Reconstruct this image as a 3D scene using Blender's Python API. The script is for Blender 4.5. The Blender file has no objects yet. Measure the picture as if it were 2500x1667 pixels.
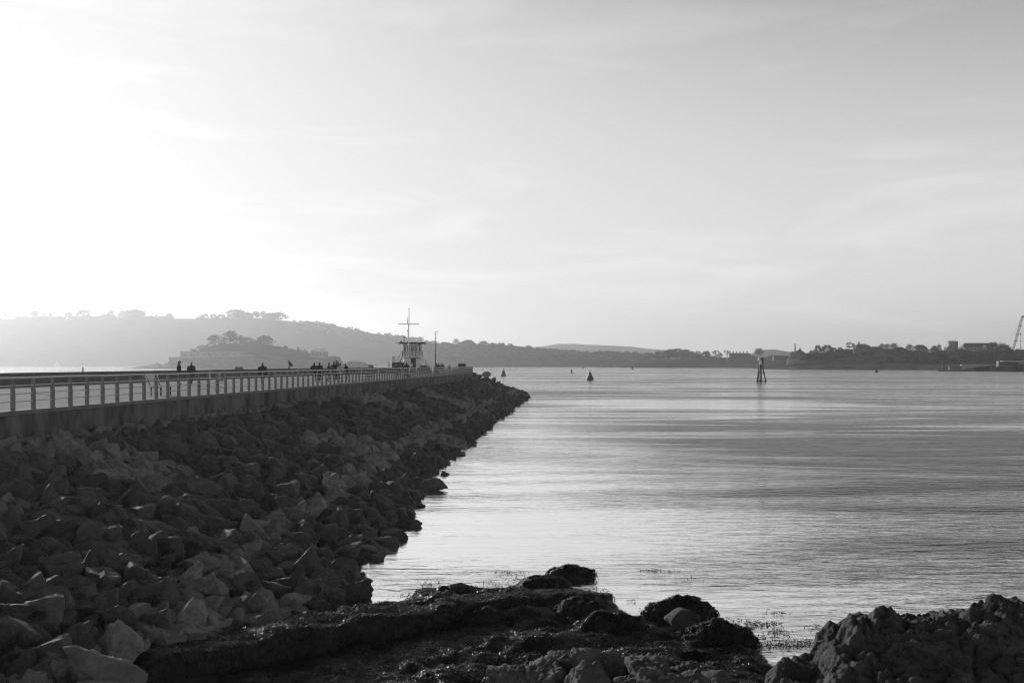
import bpy, bmesh, math, random
import numpy as np
from mathutils import Vector, Matrix
R = math.radians
DENOISE = True
SC = bpy.context.scene
COL = SC.collection

# ------------------------------------------------------------------ camera, sky, sun, exposure
EYE = 5.8                 # eye height above the water
F, CX, HY = 2430.0, 1250.0, 888.0      # focal length and horizon measured on the photograph
cam = bpy.data.cameras.new('camera'); co = bpy.data.objects.new('camera', cam); COL.objects.link(co)
co.location = (0, 0, EYE); co.rotation_euler = (R(90), 0, 0)
cam.sensor_width = 36; cam.lens = 36 * F / 2500
cam.shift_y = (HY - 833.5) / 2500
cam.clip_start = 0.1; cam.clip_end = 20000
SC.camera = co
SUN_AZ, SUN_EL = R(-36), R(12)
w = bpy.data.worlds.new('World'); SC.world = w; w.use_nodes = True
nt = w.node_tree; nt.nodes.clear()
wo = nt.nodes.new('ShaderNodeOutputWorld'); bg = nt.nodes.new('ShaderNodeBackground')
sky = nt.nodes.new('ShaderNodeTexSky'); sky.sky_type = 'NISHITA'; sky.sun_disc = False
sky.sun_elevation = SUN_EL; sky.sun_rotation = SUN_AZ
sky.air_density = 1.8; sky.dust_density = 1.0; sky.ozone_density = 1.0; sky.altitude = 0
sep = nt.nodes.new('ShaderNodeSeparateColor')
nt.links.new(sky.outputs[0], sep.inputs[0])
def wmath(op, a, b=None, c=None):
    n = nt.nodes.new('ShaderNodeMath'); n.operation = op
    for i, v in enumerate((a, b, c)):
        if v is None: continue
        if isinstance(v, (int, float)): n.inputs[i].default_value = v
        else: nt.links.new(v, n.inputs[i])
    return n.outputs[0]
# black and white film behind a deep red filter: blue darkens, the pale horizon stays bright
grey = wmath('MAXIMUM', wmath('ADD', wmath('MULTIPLY', sep.outputs[0], 3.2), wmath('MULTIPLY', sep.outputs[2], -2.2)), 0.01)
# thin wisps of high cloud
tc = nt.nodes.new('ShaderNodeTexCoord'); mp = nt.nodes.new('ShaderNodeMapping')
mp.inputs['Scale'].default_value = (1.2, 1.0, 7.0); mp.inputs['Rotation'].default_value = (0.0, R(-9), 0)
nt.links.new(tc.outputs['Generated'], mp.inputs[0])
no = nt.nodes.new('ShaderNodeTexNoise'); no.inputs['Scale'].default_value = 2.6; no.inputs['Detail'].default_value = 7
no.inputs['Roughness'].default_value = 0.55; no.inputs['Distortion'].default_value = 0.5
nt.links.new(mp.outputs[0], no.inputs['Vector'])
# the film's shoulder holds back the glow round the sun
grey = wmath('MULTIPLY', wmath('POWER', wmath('MULTIPLY', grey, 0.12), 0.66), 10.3)
grey = wmath('DIVIDE', grey, wmath('SQRT', wmath('ADD', 1.0, wmath('POWER', wmath('MULTIPLY', grey, 0.12 / 0.88), 2.0))))
cr = nt.nodes.new('ShaderNodeMapRange'); cr.inputs[1].default_value = 0.48; cr.inputs[2].default_value = 0.78
cr.inputs[3].default_value = 0.0; cr.inputs[4].default_value = 0.22
nt.links.new(no.outputs[0], cr.inputs[0])
grey = wmath('MULTIPLY', grey, wmath('ADD', 1.0, cr.outputs[0]))
cmb = nt.nodes.new('ShaderNodeCombineColor')
for i in range(3): nt.links.new(grey, cmb.inputs[i])
nt.links.new(cmb.outputs[0], bg.inputs[0]); bg.inputs[1].default_value = 0.12
nt.links.new(bg.outputs[0], wo.inputs[0])
sl = bpy.data.lights.new('sun', 'SUN'); so = bpy.data.objects.new('sun', sl); COL.objects.link(so)
sl.energy = 3.2; sl.angle = R(0.5); sl.color = (1, 1, 1)
SDIR = Vector((math.sin(SUN_AZ) * math.cos(SUN_EL), math.cos(SUN_AZ) * math.cos(SUN_EL), math.sin(SUN_EL)))
so.rotation_euler = SDIR.to_track_quat('Z', 'Y').to_euler(); so.location = (-60, 80, 60)
vs = SC.view_settings; vs.view_transform = 'Standard'; vs.look = 'None'; vs.gamma = 1.0; vs.exposure = 0.0
vs.use_curve_mapping = False
SC.cycles.max_bounces = 6; SC.cycles.diffuse_bounces = 3; SC.cycles.glossy_bounces = 3
SC.cycles.volume_bounces = 0; SC.cycles.transparent_max_bounces = 4
SC.cycles.sample_clamp_indirect = 4.0; SC.cycles.filter_width = 1.1
SC.cycles.use_denoising = DENOISE

# ------------------------------------------------------------------ helpers
def P(px, py, d):                      # a point at depth d seen at a photograph pixel
    return ((px - CX) / F * d, d, EYE - (py - HY) / F * d)
def G(px, py, z):                      # where that pixel's ray meets height z
    d = (EYE - z) * F / (py - HY)
    return ((px - CX) / F * d, d, z)

def hash3(ix, iy, iz, s=0):
    h = (ix.astype(np.int64) * 374761393 + iy.astype(np.int64) * 668265263 + iz.astype(np.int64) * 2147483647 + s * 1274126177) & 0xffffffff
    h = ((h ^ (h >> 13)) * 1274126177) & 0xffffffff
    h = ((h ^ (h >> 16)) * 2246822519) & 0xffffffff
    return ((h ^ (h >> 15)) & 0xffffff) / float(0xffffff)
def vnoise(p, s=0):                    # value noise 3d, -1..1
    p = np.asarray(p, float); i = np.floor(p); f = p - i; f = f * f * (3 - 2 * f)
    i = i.astype(np.int64); x, y, z = i[..., 0], i[..., 1], i[..., 2]
    r = 0
    for dx in (0, 1):
        for dy in (0, 1):
            for dz in (0, 1):
                wgt = (f[..., 0] if dx else 1 - f[..., 0]) * (f[..., 1] if dy else 1 - f[..., 1]) * (f[..., 2] if dz else 1 - f[..., 2])
                r = r + wgt * hash3(x + dx, y + dy, z + dz, s)
    return r * 2 - 1
def fbm(p, o=4, s=0, g=0.5):
    p = np.asarray(p, float); r = 0; a = 1.0; n = 0
    for k in range(o):
        r = r + a * vnoise(p * (2 ** k) + 17.3 * k, s + k); n += a; a *= g
    return r / n
def worley(p, s=0):                    # F1, F2 distances and the id of the nearest cell
    p = np.asarray(p, float); i = np.floor(p).astype(np.int64)
    f1 = np.full(p.shape[:-1], 9.0); f2 = f1.copy(); idn = np.zeros(p.shape[:-1])
    for dx in (-1, 0, 1):
        for dy in (-1, 0, 1):
            for dz in (-1, 0, 1):
                c0, c1, c2 = i[..., 0] + dx, i[..., 1] + dy, i[..., 2] + dz
                q = np.stack((c0 + hash3(c0, c1, c2, s + 1), c1 + hash3(c0, c1, c2, s + 2), c2 + hash3(c0, c1, c2, s + 3)), -1)
                d = np.sqrt(((p - q) ** 2).sum(-1))
                m = d < f1
                f2 = np.where(m, f1, np.minimum(f2, d)); idn = np.where(m, hash3(c0, c1, c2, s + 7), idn); f1 = np.where(m, d, f1)
    return f1, f2, idn

class MB:                              # collects shapes, builds ONE mesh object
    def __init__(s): s.v = []; s.g = []; s.m = []; s.n = 0
    def add(s, v, *faces, m=0):
        v = np.asarray(v, float).reshape(-1, 3)
        for f in faces:
            f = np.asarray(f, np.int64)
            if f.ndim == 1: f = f[None]
            if len(f): s.g.append(f + s.n); s.m.append(np.full(len(f), m))
        s.v.append(v); s.n += len(v); return s
    def box(s, a, b, m=0, rz=0, c=None):
        x0, y0, z0 = a; x1, y1, z1 = b
        v = np.array([(x0, y0, z0), (x1, y0, z0), (x1, y1, z0), (x0, y1, z0), (x0, y0, z1), (x1, y0, z1), (x1, y1, z1), (x0, y1, z1)], float)
        if rz:
            if c is None: c = ((x0 + x1) / 2, (y0 + y1) / 2)
            v[:, :2] = (v[:, :2] - c) @ np.array([[math.cos(rz), math.sin(rz)], [-math.sin(rz), math.cos(rz)]]) + c
        return s.add(v, [(3, 2, 1, 0), (4, 5, 6, 7), (0, 1, 5, 4), (1, 2, 6, 5), (2, 3, 7, 6), (3, 0, 4, 7)], m=m)
    def tube(s, pts, r, n=8, m=0, cap=True):
        pts = np.asarray(pts, float); k = len(pts)
        r = np.broadcast_to(np.asarray(r, float), (k,))
        t = np.gradient(pts, axis=0); t /= np.linalg.norm(t, axis=1)[:, None] + 1e-9
        up = np.array([0, 0, 1.0]) if abs(t[:, 2]).mean() < .8 else np.array([1.0, 0, 0])
        a = np.cross(t, up); a /= np.linalg.norm(a, axis=1)[:, None] + 1e-9; b = np.cross(a, t)
        an = np.arange(n) * 2 * math.pi / n
        v = pts[:, None] + r[:, None, None] * (np.cos(an)[None, :, None] * a[:, None] + np.sin(an)[None, :, None] * b[:, None])
        q = [(i * n + j, i * n + (j + 1) % n, (i + 1) * n + (j + 1) % n, (i + 1) * n + j) for i in range(k - 1) for j in range(n)]
        fs = [q]
        if cap: fs += [[tuple(range(n))[::-1]], [tuple(range((k - 1) * n, k * n))]]
        return s.add(v.reshape(-1, 3), *fs, m=m)
    def lathe(s, prof, c=(0, 0, 0), n=16, m=0, sx=1, sy=1):
        an = np.arange(n) * 2 * math.pi / n; k = len(prof)
        v = np.array([[(c[0] + r * sx * math.cos(x), c[1] + r * sy * math.sin(x), c[2] + z) for x in an] for r, z in prof])
        q = [(i * n + j, i * n + (j + 1) % n, (i + 1) * n + (j + 1) % n, (i + 1) * n + j) for i in range(k - 1) for j in range(n)]
        return s.add(v.reshape(-1, 3), q, [tuple(range(n))[::-1]], [tuple(range((k - 1) * n, k * n))], m=m)
    def prism(s, poly, z0, z1, m=0):
        n = len(poly); v = [(x, y, z0) for x, y in poly] + [(x, y, z1) for x, y in poly]
        return s.add(v, [tuple(range(n))[::-1]], [tuple(range(n, 2 * n))], [(i, (i + 1) % n, n + (i + 1) % n, n + i) for i in range(n)], m=m)
    def ell(s, c, r, nu=10, nv=8, m=0):
        th = np.linspace(0, math.pi, nv + 1)[1:-1]; an = np.arange(nu) * 2 * math.pi / nu
        v = [(c[0] + r[0] * math.sin(t) * math.cos(a), c[1] + r[1] * math.sin(t) * math.sin(a), c[2] + r[2] * math.cos(t)) for t in th for a in an]
        k = len(th); b = k * nu; v += [(c[0], c[1], c[2] + r[2]), (c[0], c[1], c[2] - r[2])]
        q = [((i + 1) * nu + j, (i + 1) * nu + (j + 1) % nu, i * nu + (j + 1) % nu, i * nu + j) for i in range(k - 1) for j in range(nu)]
        t3 = [(b, j, (j + 1) % nu) for j in range(nu)] + [(b + 1, (k - 1) * nu + (j + 1) % nu, (k - 1) * nu + j) for j in range(nu)]
        return s.add(v, q, t3, m=m)
    def grid(s, V, m=0, flip=False):   # V: (r, c, 3)
        r, c = V.shape[:2]; i = np.arange(r * c).reshape(r, c)
        q = np.stack((i[:-1, :-1], i[:-1, 1:], i[1:, 1:], i[1:, :-1]), -1).reshape(-1, 4)
        return s.add(V.reshape(-1, 3), q[:, ::-1] if flip else q, m=m)
    def mesh(s, name, mats, smooth=False):
        me = bpy.data.meshes.new(name); V = np.concatenate(s.v)
        me.vertices.add(len(V)); me.vertices.foreach_set('co', V.astype(np.float32).ravel())
        L = np.concatenate([g.ravel() for g in s.g]); sz = np.concatenate([np.full(len(g), g.shape[1]) for g in s.g])
        me.loops.add(len(L)); me.loops.foreach_set('vertex_index', L.astype(np.int32))
        me.polygons.add(len(sz)); st = np.concatenate(([0], np.cumsum(sz)[:-1]))
        me.polygons.foreach_set('loop_start', st.astype(np.int32))
        if not isinstance(mats, (list, tuple)): mats = [mats]
        for x in mats: me.materials.append(x)
        me.polygons.foreach_set('material_index', np.concatenate(s.m).astype(np.int32))
        me.polygons.foreach_set('use_smooth', np.full(len(sz), smooth))
        me.update(calc_edges=True); return me
    def build(s, name, mats, parent=None, smooth=False):
        return link(name, s.mesh(name, mats, smooth), parent)

def link(name, me, parent=None):
    o = bpy.data.objects.new(name, me); COL.objects.link(o)
    if parent: o.parent = parent
    return o
def tag(o, label=None, cat=None, group=None, kind=None):
    if label: o['label'] = label
    if cat: o['category'] = cat
    if group: o['group'] = group
    if kind: o['kind'] = kind
    return o
def empty(name, loc=(0, 0, 0), rz=0, label=None, cat=None, group=None):
    o = bpy.data.objects.new(name, None); COL.objects.link(o); o.location = loc; o.rotation_euler = (0, 0, rz)
    o.empty_display_size = .2
    return tag(o, label, cat, group)
def dup(o, parent=None):
    c = o.copy(); COL.objects.link(c)
    if parent: c.parent = parent
    for ch in list(o.children): dup(ch, c)
    return c

# ------------------------------------------------------------------ materials (all neutral: a black and white picture)
def mat(name, lo, hi=None, rough=0.8, scale=4.0, detail=5, bump=0.0, bscale=None, rnd=0.0, spec=0.5, metal=0.0, space='Object', stretch=(1, 1, 1), rlo=None, mid=.5, span=.25):
    m = bpy.data.materials.new(name); m.use_nodes = True; t = m.node_tree; b = t.nodes['Principled BSDF']
    b.inputs['Roughness'].default_value = rough; b.inputs['Metallic'].default_value = metal
    b.inputs['Specular IOR Level'].default_value = spec
    if hi is None: hi = lo
    g = t.nodes.new('ShaderNodeTexCoord'); src = g.outputs['Object']
    if space == 'World':
        g = t.nodes.new('ShaderNodeNewGeometry'); src = g.outputs['Position']
    mpn = t.nodes.new('ShaderNodeMapping'); mpn.inputs['Scale'].default_value = stretch; t.links.new(src, mpn.inputs[0])
    vec = mpn.outputs[0]
    oi = t.nodes.new('ShaderNodeObjectInfo')
    if space == 'Object':
        ad = t.nodes.new('ShaderNodeVectorMath'); ad.operation = 'ADD'; t.links.new(vec, ad.inputs[0])
        ml = t.nodes.new('ShaderNodeMath'); ml.operation = 'MULTIPLY'; ml.inputs[1].default_value = 53.0; t.links.new(oi.outputs['Random'], ml.inputs[0])
        t.links.new(ml.outputs[0], ad.inputs[1]); vec = ad.outputs[0]
    n = t.nodes.new('ShaderNodeTexNoise'); n.inputs['Scale'].default_value = scale; n.inputs['Detail'].default_value = detail; n.inputs['Roughness'].default_value = .6
    t.links.new(vec, n.inputs['Vector'])
    r = t.nodes.new('ShaderNodeMapRange'); r.inputs[1].default_value = mid - span; r.inputs[2].default_value = mid + span; r.inputs[3].default_value = lo; r.inputs[4].default_value = hi
    t.links.new(n.outputs[0], r.inputs[0]); val = r.outputs[0]
    if rnd:
        k = t.nodes.new('ShaderNodeMapRange'); k.inputs[3].default_value = 1 - rnd; k.inputs[4].default_value = 1 + rnd; t.links.new(oi.outputs['Random'], k.inputs[0])
        mm = t.nodes.new('ShaderNodeMath'); mm.operation = 'MULTIPLY'; t.links.new(val, mm.inputs[0]); t.links.new(k.outputs[0], mm.inputs[1]); val = mm.outputs[0]
    c = t.nodes.new('ShaderNodeCombineColor')
    for i in range(3): t.links.new(val, c.inputs[i])
    t.links.new(c.outputs[0], b.inputs['Base Color'])
    if rlo is not None:
        k = t.nodes.new('ShaderNodeMapRange'); k.inputs[1].default_value = .35; k.inputs[2].default_value = .65; k.inputs[3].default_value = rlo; k.inputs[4].default_value = rough
        t.links.new(n.outputs[0], k.inputs[0]); t.links.new(k.outputs[0], b.inputs['Roughness'])
    if bump:
        n2 = t.nodes.new('ShaderNodeTexNoise'); n2.inputs['Scale'].default_value = bscale or scale * 3; n2.inputs['Detail'].default_value = 6; n2.inputs['Roughness'].default_value = .65
        t.links.new(vec, n2.inputs['Vector'])
        bp = t.nodes.new('ShaderNodeBump'); bp.inputs['Strength'].default_value = 1.0; bp.inputs['Distance'].default_value = bump
        t.links.new(n2.outputs[0], bp.inputs['Height']); t.links.new(bp.outputs[0], b.inputs['Normal'])
    return m
# ------------------------------------------------------------------ water
RIP, RIP0, FINE, SWELL, ROUGH1, WIOR, CALM = .52, .016, .10, .032, .24, 1.8, .92     # wave heights (m), gloss
def water_mat():
    m = bpy.data.materials.new('sea_water'); m.use_nodes = True; t = m.node_tree; b = t.nodes['Principled BSDF']
    b.inputs['Base Color'].default_value = (.022, .022, .022, 1); b.inputs['IOR'].default_value = WIOR
    g = t.nodes.new('ShaderNodeNewGeometry')
    def noise(scale, st, detail=3, dist=0.0, rz=0):
        mp = t.nodes.new('ShaderNodeMapping'); mp.inputs['Scale'].default_value = st; mp.inputs['Rotation'].default_value = (0, 0, rz)
        t.links.new(g.outputs['Position'], mp.inputs[0])
        n = t.nodes.new('ShaderNodeTexNoise'); n.inputs['Scale'].default_value = scale; n.inputs['Detail'].default_value = detail
        n.inputs['Distortion'].default_value = dist; t.links.new(mp.outputs[0], n.inputs['Vector']); return n.outputs[0]
    def ma(op, a, b_=None, c=None):
        n = t.nodes.new('ShaderNodeMath'); n.operation = op
        for i, v in enumerate((a, b_, c)):
            if v is None: continue
            if isinstance(v, (int, float)): n.inputs[i].default_value = v
            else: t.links.new(v, n.inputs[i])
        return n.outputs[0]
    def mr(v, a, b_, c, d):
        n = t.nodes.new('ShaderNodeMapRange'); n.interpolation_type = 'SMOOTHSTEP'
        for i, q in enumerate((a, b_, c, d), 1): n.inputs[i].default_value = q
        t.links.new(v, n.inputs[0]); return n.outputs[0]
    # wind: calm water in the lee of the pier, ruffled lanes further out and across the harbour
    sp = t.nodes.new('ShaderNodeSeparateXYZ'); t.links.new(g.outputs['Position'], sp.inputs[0])
    X, Y = sp.outputs[0], sp.outputs[1]
    lane = noise(0.030, (0.24, 1.0, 1), 5, 1.4, R(-7))
    big = noise(0.011, (0.45, 1.0, 1), 3, 1.0, R(6))
    gust = noise(0.075, (0.24, 1.0, 1), 4, 2.2, R(-12))
    patch = ma('ADD', ma('ADD', ma('MULTIPLY', lane, .36), ma('MULTIPLY', gust, .36)), ma('MULTIPLY', big, .28))
    open_ = mr(ma('ADD', X, ma('MULTIPLY', Y, .02)), 1, 21, 0.0, 1.0)          # away from the pier
    far = mr(Y, 95, 170, 0.0, 1.0)
    wind = ma('MAXIMUM', ma('MULTIPLY', open_, .85), far)
    ruff = ma('MINIMUM', ma('ADD', ma('MULTIPLY', mr(patch, .44, .57, .04, 1.0), ma('ADD', ma('MULTIPLY', wind, .80), .14)), ma('MULTIPLY', wind, mr(Y, 40, 90, .34, .05))), 1.0)
    # one broad slick and one gusty patch lying on the harbour
    def spot(cx, cy, rx, ry, sl, inner, warp):
        dx = ma('DIVIDE', ma('SUBTRACT', X, cx), rx); dy = ma('DIVIDE', ma('ADD', ma('SUBTRACT', Y, cy), ma('MULTIPLY', ma('SUBTRACT', X, cx), sl)), ry)
        r2 = ma('ADD', ma('MULTIPLY', dx, dx), ma('MULTIPLY', dy, dy)); return mr(ma('ADD', r2, ma('MULTIPLY', ma('SUBTRACT', patch, .5), warp)), inner, 1.25, 1.0, 0.0)
    ruff = ma('MULTIPLY', ruff, ma('SUBTRACT', 1.0, ma('MULTIPLY', spot(27, 142, 27, 22, .05, .3, 4.0), .95)))
    band = noise(0.16, (0.14, 1.0, 1), 3, 1.2, R(-8))       # swell bands that the gust rides on
    ruff = ma('MINIMUM', 1.0, ma('ADD', ruff, ma('MULTIPLY', ma('MULTIPLY', spot(29, 78, 24, 22, .18, .1, 5.0), mr(band, .45, .55, .0, 1.0)), .8)))
    rip = noise(2.4, (0.30, 1.0, 1), 4, 0.5, R(5))
    fine = noise(8.0, (0.35, 1.0, 1), 3, 0.3, R(-6))
    swell = noise(0.5, (0.20, 1.0, 1), 2, 0.4, R(-3))
    h = ma('ADD', ma('MULTIPLY', ma('ADD', ma('MULTIPLY', rip, RIP), ma('MULTIPLY', fine, FINE)), ruff), ma('ADD', ma('MULTIPLY', swell, SWELL), ma('MULTIPLY', rip, RIP0)))
    bp = t.nodes.new('ShaderNodeBump'); bp.inputs['Strength'].default_value = 1.0; bp.inputs['Distance'].default_value = 1.0
    t.links.new(h, bp.inputs['Height']); t.links.new(bp.outputs[0], b.inputs['Normal'])
    t.links.new(mr(ruff, 0, 1, .04, ROUGH1), b.inputs['Roughness'])
    # glassy calm water mirrors the low sky more fully than ruffled water does
    gl = t.nodes.new('ShaderNodeBsdfGlossy'); gl.inputs['Color'].default_value = (.97, .97, .97, 1); t.links.new(bp.outputs[0], gl.inputs['Normal'])
    t.links.new(mr(ruff, 0, 1, .04, ROUGH1), gl.inputs['Roughness'])
    mx = t.nodes.new('ShaderNodeMixShader'); t.links.new(mr(ruff, .0, .7, CALM, 0.0), mx.inputs[0])
    t.links.new(b.outputs[0], mx.inputs[1]); t.links.new(gl.outputs[0], mx.inputs[2])
    t.links.new(mx.outputs[0], t.nodes['Material Output'].inputs['Surface'])
    return m
M_WATER = water_mat()
tag(MB().add([(-4400, -300, 0), (4400, -300, 0), (4400, 5300, 0), (-4400, 5300, 0)], [(0, 1, 2, 3)]).build('water', M_WATER), kind='structure')
M_BED = mat('sea_bed', .03, .06, .9, .5)
tag(MB().add([(-4400, -300, -2.6), (4400, -300, -2.6), (4400, 5300, -2.6), (-4400, 5300, -2.6)], [(0, 1, 2, 3)]).build('seabed', M_BED), kind='structure')

# ------------------------------------------------------------------ far land
M_GRASS = mat('far_grass', .018, .045, .9, .02, 5, space='World', spec=.05)
M_WOODLAND = mat('far_woodland_floor', .015, .035, .95, .05, 5, space='World', spec=.05)
M_LEAF = mat('far_leaves', .018, .045, .8, .3, 3, space='World', spec=.05)
M_LEAFD = mat('evergreen_leaves', .015, .035, .8, .3, 3, space='World', spec=.05)
M_TWIG = mat('bare_twigs', .05, .08, .9, .5)
M_BARK = mat('bark', .04, .07, .9, .6)
M_CLIFF = mat('shore_rock', .03, .16, .9, .09, 6, space='World', stretch=(1, 1, 2.5), spec=.05)
def ridge_z(pts, px, d):
    py = np.interp(px, [p[0] for p in pts], [p[1] for p in pts]); return EYE - (py - HY) / F * d
def hill(name, pts, d_ridge, d_shore, mats, prof=.7, back=350, rough=2.0, cliff=.12, rows=26, step=4, seed=1):
    """rises from the shoreline to its ridge and falls away again behind it"""
    pxs = np.arange(pts[0][0], pts[-1][0] + .1, step); n = len(pxs)
    ds = np.interp(pxs, [p[0] for p in d_shore], [p[1] for p in d_shore]) if isinstance(d_shore, list) else np.full(n, float(d_shore))
    zr = np.maximum(ridge_z(pts, pxs, d_ridge), .5)
    ts = np.concatenate((np.linspace(0, 1, rows), 1 + np.linspace(.15, 1, 8)))
    V = np.zeros((len(ts), n, 3))
    for i, t in enumerate(ts):
        if t <= 1:
            d = ds + (d_ridge - ds) * t; z = (zr + 1.5) * t ** prof - 1.5
        else:
            d = np.full(n, d_ridge + (t - 1) * back); z = (zr + 1.5) * (1 - (t - 1) ** 1.6) - 1.5
        V[i] = np.stack(((pxs - CX) / F * d, d, z), -1)
    k = np.clip(ts * 6, 0, 1) * np.where(np.abs(ts - 1) < 1e-6, .12, 1)
    V[..., 2] += fbm(V * np.array([.02, .02, .0]) + seed, 5, seed) * rough * k[:, None] * np.clip(zr / 12, .15, 1)
    mb = MB(); q = MB()
    r, c = V.shape[:2]; idx = np.arange(r * c).reshape(r, c)
    fq = np.stack((idx[:-1, :-1], idx[:-1, 1:], idx[1:, 1:], idx[1:, :-1]), -1)
    mi = np.zeros((r - 1, c - 1), int); mi[ts[:-1] < cliff] = 1
    mb.add(V.reshape(-1, 3), fq.reshape(-1, 4)); mb.m = [mi.ravel()]
    o = mb.build(name, mats, smooth=True); tag(o, kind='structure'); o['_z'] = 0; del o['_z']
    return V, ts

def leafquads(mb, C, size, rng, m=0, flat=0.0):
    """many small leaf-sized faces, randomly turned"""
    n = len(C); a = rng.normal(size=(n, 3)); a[:, 2] *= (1 - flat); a /= np.linalg.norm(a, axis=1)[:, None]
    b = np.cross(a, rng.normal(size=(n, 3))); b /= np.linalg.norm(b, axis=1)[:, None]; c = np.cross(a, b)
    s = size * rng.uniform(.6, 1.4, (n, 1))
    V = np.stack((C - b * s - c * s * .5, C + b * s - c * s * .6, C + b * s * .8 + c * s * .6, C - b * s * .9 + c * s * .5), 1)
    mb.add(V.reshape(-1, 3), np.arange(4 * n).reshape(n, 4), m=m)
def crown_pts(n, rng, kind):
    """points in the unit box x,y -.5...5, z 0..1, clumped the way that kind of crown is"""
    nc = {'dome': 40, 'umbrella': 34, 'bare': 34, 'cedar': 18, 'cone': 24, 'bush': 26}[kind]
    th = rng.uniform(0, 2 * math.pi, nc); u = np.sqrt(rng.uniform(0, 1, nc))
    if kind == 'dome' or kind == 'bush':
        z0 = .06 if kind == 'bush' else .12
        ph = rng.uniform(0, 1, nc); rr = np.sqrt(np.clip(1 - ph ** 2.2, 0, 1)) * .42
        C = np.stack((rr * np.cos(th), rr * np.sin(th), z0 + (.92 - z0) * ph), -1); s = .13
    elif kind == 'umbrella':
        C = np.stack((u * .45 * np.cos(th), u * .45 * np.sin(th), .28 + .62 * np.sqrt(np.clip(1 - u ** 2, 0, 1)) * rng.uniform(.55, 1, nc)), -1); s = .12
    elif kind == 'bare':
        ph = rng.uniform(0.05, 1, nc); rr = np.sqrt(np.clip(1 - (ph * 1.5 - .55) ** 2, 0, 1)) * .4
        C = np.stack((rr * np.cos(th) * u, rr * np.sin(th) * u, .3 + .64 * ph), -1); s = .1
    elif kind == 'cedar':
        lv = rng.choice([.35, .55, .75, .92], nc); C = np.stack((u * (.5 - .32 * (lv - .3)) * np.cos(th), u * .45 * np.sin(th), lv + rng.normal(0, .015, nc)), -1); s = .085
    else:
        z = rng.uniform(.1, 1, nc); C = np.stack((u * .42 * (1.02 - z) * np.cos(th), u * .42 * (1.02 - z) * np.sin(th), z), -1); s = .06
    sz = np.array([1, 1, .35 if kind == 'cedar' else .8])
    return C[rng.integers(0, nc, n)] + rng.normal(size=(n, 3)) * s * sz * .55
def make_tree(kind, seed):
    rng = np.random.default_rng(seed)
    root = empty('tree', (0, 0, 0)); mb = MB()
    zt = {'dome': .5, 'umbrella': .75, 'bare': .55, 'cedar': .95, 'cone': .95, 'bush': .35}[kind]
    mb.tube([(0, 0, -.06), (.01, 0, zt * .5), (-.01, .01, zt)], [.055, .04, .02], 6)
    for k in range(7 if kind != 'cone' else 2):
        a = rng.uniform(0, 6.28); z0 = rng.uniform(.18, .5) if kind != 'umbrella' else rng.uniform(.35, .6)
        l = rng.uniform(.25, .42)
        mb.tube([(0, 0, z0), (l * .5 * math.cos(a), l * .5 * math.sin(a), z0 + .17), (l * math.cos(a), l * math.sin(a), min(.9, z0 + rng.uniform(.22, .42)))], [.018, .011, .004], 5)
    mb.build('trunk', M_BARK, root)
    cb = MB()
    if kind == 'bare':
        for k in range(260):           # fine twigs
            p = crown_pts(1, rng, kind)[0]; d = np.array([p[0], p[1], max(.05, p[2] - .3)]); d /= np.linalg.norm(d); d += rng.normal(size=3) * .35
            cb.tube([p - d * .10, p + rng.normal(size=3) * .012, p + d * .09], [.011, .008, .004], 3, cap=False)
        leafquads(cb, crown_pts(260, rng, kind), .018, rng)
        cb.build('crown', M_TWIG, root)
    else:
        n = {'dome': 1000, 'umbrella': 800, 'cedar': 520, 'cone': 420, 'bush': 600}[kind]
        leafquads(cb, crown_pts(n, rng, kind), .042, rng, flat=.4 if kind in ('cedar', 'umbrella') else 0)
        cb.build('crown', M_LEAFD if kind in ('cedar', 'cone', 'umbrella') else M_LEAF, root)
    return root
TREE = {}; RG = 'trees along the hilltop'
def tree(kind, px, yb, yt, wpx, d, label, group=None):
    rng = random.Random(int(px * 7 + yb)); key = (kind, rng.randrange(2))
    if key not in TREE:
        TREE[key] = make_tree(kind, hash(kind[:2].encode()[0] * 10 + key[1]) % 1000 + 5); o = TREE[key]
    else: o = dup(TREE[key])
    x, y, z = P(px, yb, d); o.location = (x, y, z - .3)
    h = (yb - yt) / F * d / (.98) + .3; wd = wpx / F * d * (1.3 if group == RG else 1.05)
    o.scale = (wd, wd, h); o.rotation_euler = (0, 0, rng.uniform(0, 6.28))
    tag(o, label, 'tree', group); return o

# hill across the sound
HA = [(-420, 772), (-100, 777), (0, 778), (200, 778.5), (420, 778), (500, 778), (560, 777.5), (620, 779.5), (700, 783), (740, 787), (790, 791), (830, 797), (860, 804), (900, 812), (950, 819), (1000, 827), (1040, 834), (1075, 840), (1110, 848), (1150, 862), (1200, 890)]
VA, TA = hill('hill', HA, 2600, [(-420, 2300), (600, 2330), (1200, 2250)], [M_GRASS, M_WOODLAND], prof=.62, rough=7, seed=3, back=500, rows=30, step=6)
HB = [(930, 893), (980, 870), (1020, 845), (1050, 838), (1075, 838), (1110, 839.5), (1160, 840.5), (1200, 843), (1250, 843), (1290, 848), (1310, 856), (1345, 857), (1400, 860), (1450, 862), (1500, 863), (1540, 862), (1600, 868), (1650, 880), (1690, 893)]
VB, TB = hill('wooded_hill', HB, 2050, [(930, 1900), (1690, 1820)], [M_WOODLAND, M_WOODLAND], prof=.55, rough=5, seed=8, step=6)
HC = [(1230, 893), (1290, 848), (1320, 846), (1345, 842.5), (1360, 839.5), (1400, 839), (1430, 841), (1500, 844), (1540, 846), (1580, 851), (1620, 854), (1660, 860), (1720, 875), (1800, 893)]
hill('far_hill', HC, 4400, 3900, [M_GRASS, M_WOODLAND], prof=.6, rough=3, seed=11)
HD = [(1780, 890), (1835, 864), (1852, 855), (1890, 852.5), (1915, 857), (1950, 861), (2050, 868), (2150, 890)]
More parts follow.
